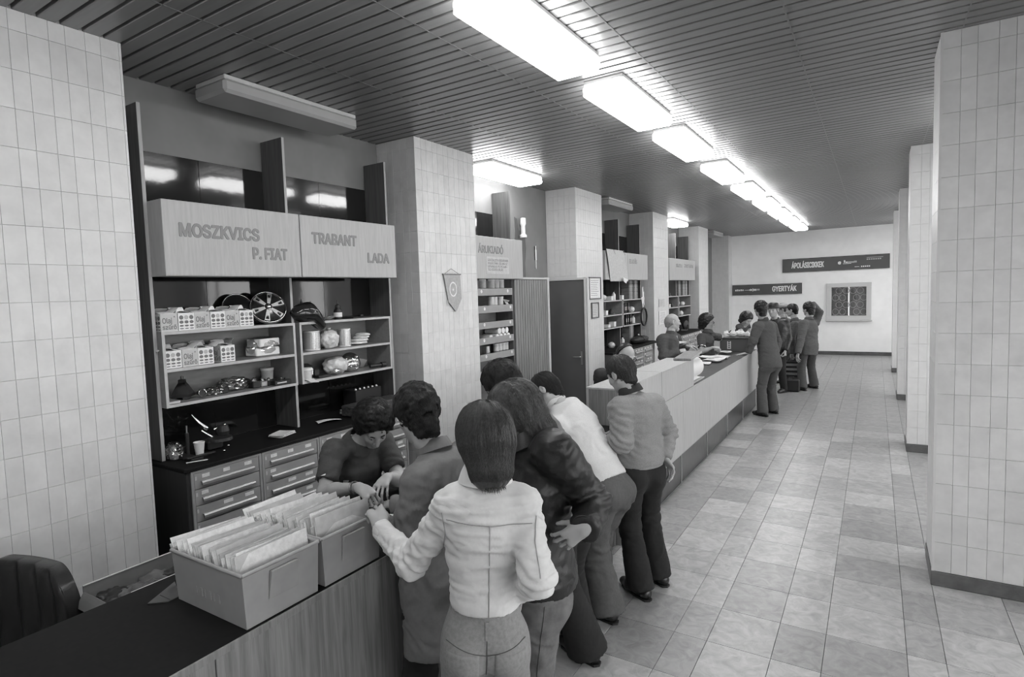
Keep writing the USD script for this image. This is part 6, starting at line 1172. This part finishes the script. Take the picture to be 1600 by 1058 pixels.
# the staff behind the long counter
def glasses(t, G, mat='ink'):
    p = t.holder('spectacles') if False else None
    fr = [tube([(s * .033 + .021 * math.cos(a), .1015 - .006 * abs(s * math.cos(a)) * 0, .003 + .017 * math.sin(a)) for a in np.linspace(0, 2 * np.pi, 19)], .0026, 6, False) for s in (-1, 1)] + [tube([(-.012, .1015, .006), (.012, .1015, .006)], .0022, 6)] + [tube([(s * .054, .1005, .006), (s * .076, .06, .006), (s * .080, -.01, .004)], .0022, 6) for s in (-1, 1)]
    g_ = t.part('spectacles', moved(fr, G['HT']), MAT[mat]); t.part('lens', [moved(lathe([(0, .0005), (.020, .0005), (.020, -.0005), (0, -.0005)], (s * .033, .1015, .003), 16, (0, 1, 0)), G['HT']) for s in (-1, 1)], MAT['glass'], parent=g_)
t, J, G = figure('seated_clerk', 'balding clerk with spectacles in a dark jacket seated behind the raised counter screen', h=.013, hs=.006, b=1.02, look=(.84, -.35, -.42), hair=('combed', 'hair_black'), seed=8, top=dict(mat='cloth_dark', hem=.12, amp=.007, collar='jacket', ease=.01), bottom=dict(mat='cloth_dark'), hands={'L': ('flat', None, (0, 0, 1)), 'R': ('flat', None, (0, 0, 1))}); glasses(t, G)
s_ = Thing('stool', 'plain stool under the seated clerk', 'stool', (J['pv'][0], J['pv'][1], 0))
s_.part('seat', lathe([(0, 0), (.17, 0), (.175, .02), (.17, .035), (0, .035)], (J['pv'][0], J['pv'][1], .51), 24), MAT['wood_mid'], 40)
for a in range(4): s_.part('leg', tube([(J['pv'][0] + .13 * math.cos(a * 1.57 + .78), J['pv'][1] + .13 * math.sin(a * 1.57 + .78), .51), (J['pv'][0] + .17 * math.cos(a * 1.57 + .78), J['pv'][1] + .17 * math.sin(a * 1.57 + .78), 0)], .015, 8), MAT['wood_mid'])
t, J, G = figure('bald_clerk', 'elderly bald clerk in a dark work coat standing behind the long counter', h=.014, hs=.006, look=(.84, .52, -.05), hair=('ring', 'hair_grey'), hscale=1.05, seed=9, top=dict(mat='uniform', hem=.2, amp=.009, collar='jacket', ease=.015, name='work_coat'), bottom=dict(mat='cloth_dark'), hands={'L': ('relaxed', (.8, .4, -.1), (0, 0, 1)), 'R': ('grip', (.8, .5, .1), (.2, -.6, .7))})
t.part('shirt_front', drape_patch(G['top'], lin(J['ch'], J['nk'], .62) + G['fw'] * .05, -G['rt'], G['ax'], (-.035, .035, -.10, .07), .004, (8, 10), unit(G['fw'] + .2 * G['ax'])), MAT['paper_grey'], True, parent=G['topp'])
t, J, G = figure('glasses_clerk', 'woman clerk with dark bouffant hair and glasses reaching across the far counter', h=.014, hs=.006, b=.94, look=(.90, .12, -.12), hair=('bob', 'hair_black'), hscale=1.02, seed=10, top=dict(mat='uniform', hem=.2, amp=.007, collar='shirt', cmat='uniform', sleeve=.7, name='uniform_dress'), bottom=dict(mat='cloth_dark'), hands={'L': ('flat', (.4, .9, -.1), (0, 0, 1)), 'R': ('grip', (.9, .1, -.1), (0, -.3, .9))}); glasses(t, G)
for s in 'LR':
    du = unit(J['e' + s] - J['s' + s]); c = lin(J['s' + s], J['e' + s], .655); t.part('sleeve_trim', lathe([(.061, -.008), (.066, -.008), (.066, .008), (.061, .008)], c, 24, du), MAT['paper'], 40, parent=G['topp'])
t, J, G = figure('bending_clerk', 'clerk with bare arms bending behind the dark case at the counter’s far end', h=.016, hs=.007, b=.92, look=(.70, -.45, -.55), hair=('bob', 'hair_black'), seed=11, top=dict(mat='suit', hem=.2, amp=.005, sleeve=.25, collar='crew', name='dress'), bottom=dict(mat='cloth_dark'))
# customers at the far end
figure('leaning_man', 'dark-haired man in a dark suit jacket leaning one hand on the far counter', h=.014, hs=.006, look=(-.62, .78, -.05), hair=('wavy', 'hair_black'), hscale=1.02, seed=12, top=dict(mat='suit', hem=.10, amp=.0045, collar='jacket', ease=.014), bottom=dict(mat='trouser_grey', flare=.085, amp=.0045), hands={'L': ('flat', (-.85, -.3, -.12), (0, 0, 1)), 'R': ('relaxed', (-.3, .2, -.9), None)})
t, J, G = figure('hat_man', 'man in a dark round hat and black leather jacket facing the camera', h=.015, hs=.006, look=(-.22, -.97, -.05), hair=('short', 'hair_grey'), hscale=1.05, seed=13, top=dict(mat='leather_black', hem=.06, amp=.0045, collar='jacket', ease=.014), bottom=dict(mat='cloth_black'), hands={'L': ('grip', (0, -.2, -.95), None), 'R': ('relaxed', (0, -.2, -.95), None)})
t.part('hat', moved(lathe([(.094, .045), (.112, .040), (.113, .046), (.098, .056), (.096, .085), (.082, .125), (.05, .142), (0, .146)], (0, -.012, 0), 28), G['HT']), MAT['black'], 50)
t, J, G = figure('cap_man', 'man in a light flat cap in the middle of the queue at the far end', h=.016, hs=.006, look=(-.95, -.1, -.15), hair=('short', 'hair_mid'), hscale=1.05, seed=14, top=dict(mat='coat_grey', hem=.2, amp=.0045, collar='jacket', ease=.012), bottom=dict(mat='cloth_dark'))
cp = t.part('cap', moved(lathe([(.090, .040), (.108, .052), (.114, .075), (.095, .108), (.05, .122), (0, .124)], (0, -.010, 0), 28), G['HT']), MAT['cap_light'], True); t.part('peak', moved(slab(Polygon([(-.075, .06), (-.05, .115), (0, .135), (.05, .115), (.075, .06)]), .008, (0, 0, .046), (1, 0, 0), (0, 1, 0)), G['HT']), MAT['cap_light'], parent=cp)
t, J, G = figure('dark_haired_man', 'bare-headed dark-haired man in a grey coat carrying a checked bag in the queue', h=.015, hs=.006, look=(-.95, .15, -.12), hair=('short', 'hair_black'), hscale=1.05, seed=15, top=dict(mat='coat_grey', hem=.16, amp=.0045, collar='jacket', ease=.012), bottom=dict(mat='suit'), hands={'L': ('grip', (0, -.1, -1), None), 'R': ('relaxed', None, None)})
hb_ = J['wL'] + np.array((0, -.01, -.10)); bg = Thing('checked_bag', 'checked shopping bag hanging from a hand in the far queue', 'bag', (hb_[0], hb_[1], hb_[2] - .36))
bx, by, bz = hb_; bg.part('bag_body', [box(bx - .12, bx + .12, by - .055, by + .055, bz - .36 + .045 * k, bz - .36 + .045 * (k + 1) - .001, .004) for k in range(0, 7, 2)], MAT['black']); bg.part('pale_check', [box(bx - .119, bx + .119, by - .054, by + .054, bz - .36 + .045 * k, bz - .36 + .045 * (k + 1) - .001, .004) for k in range(1, 7, 2)], MAT['cap_light']); bg.part('handle', tube([(bx - .07, by, bz - .05), (bx - .05, by, bz + .0), (bx, by, bz + .025), (bx + .05, by, bz), (bx + .07, by, bz - .05)], .007, 6), MAT['black'])
t, J, G = figure('arm_raised_man', 'curly-haired man at the end of the queue scratching his head with a raised arm', h=.014, hs=.006, look=(-.75, .62, -.1), hair=('wavy', 'hair_black'), hscale=1.05, seed=16, top=dict(mat='coat_grey', hem=.17, amp=.0045, collar='jacket', ease=.018), bottom=dict(mat='trouser_grey', flare=.085), hands={'R': ('grip', (-.75, .3, .1), (.3, -.3, .9))})
cs = Thing('dark_case', 'dark shopping case standing on the floor under the checked bag', 'case', (-1.33, 12.75, 0)); cs.part('case_body', box(-1.50, -1.18, 12.68, 12.80, .003, .24, .02), MAT['black']); cs.part('handle', tube([(-1.40, 12.74, .235), (-1.40, 12.74, .29), (-1.28, 12.74, .29), (-1.28, 12.74, .235)], .008, 6), MAT['black'])
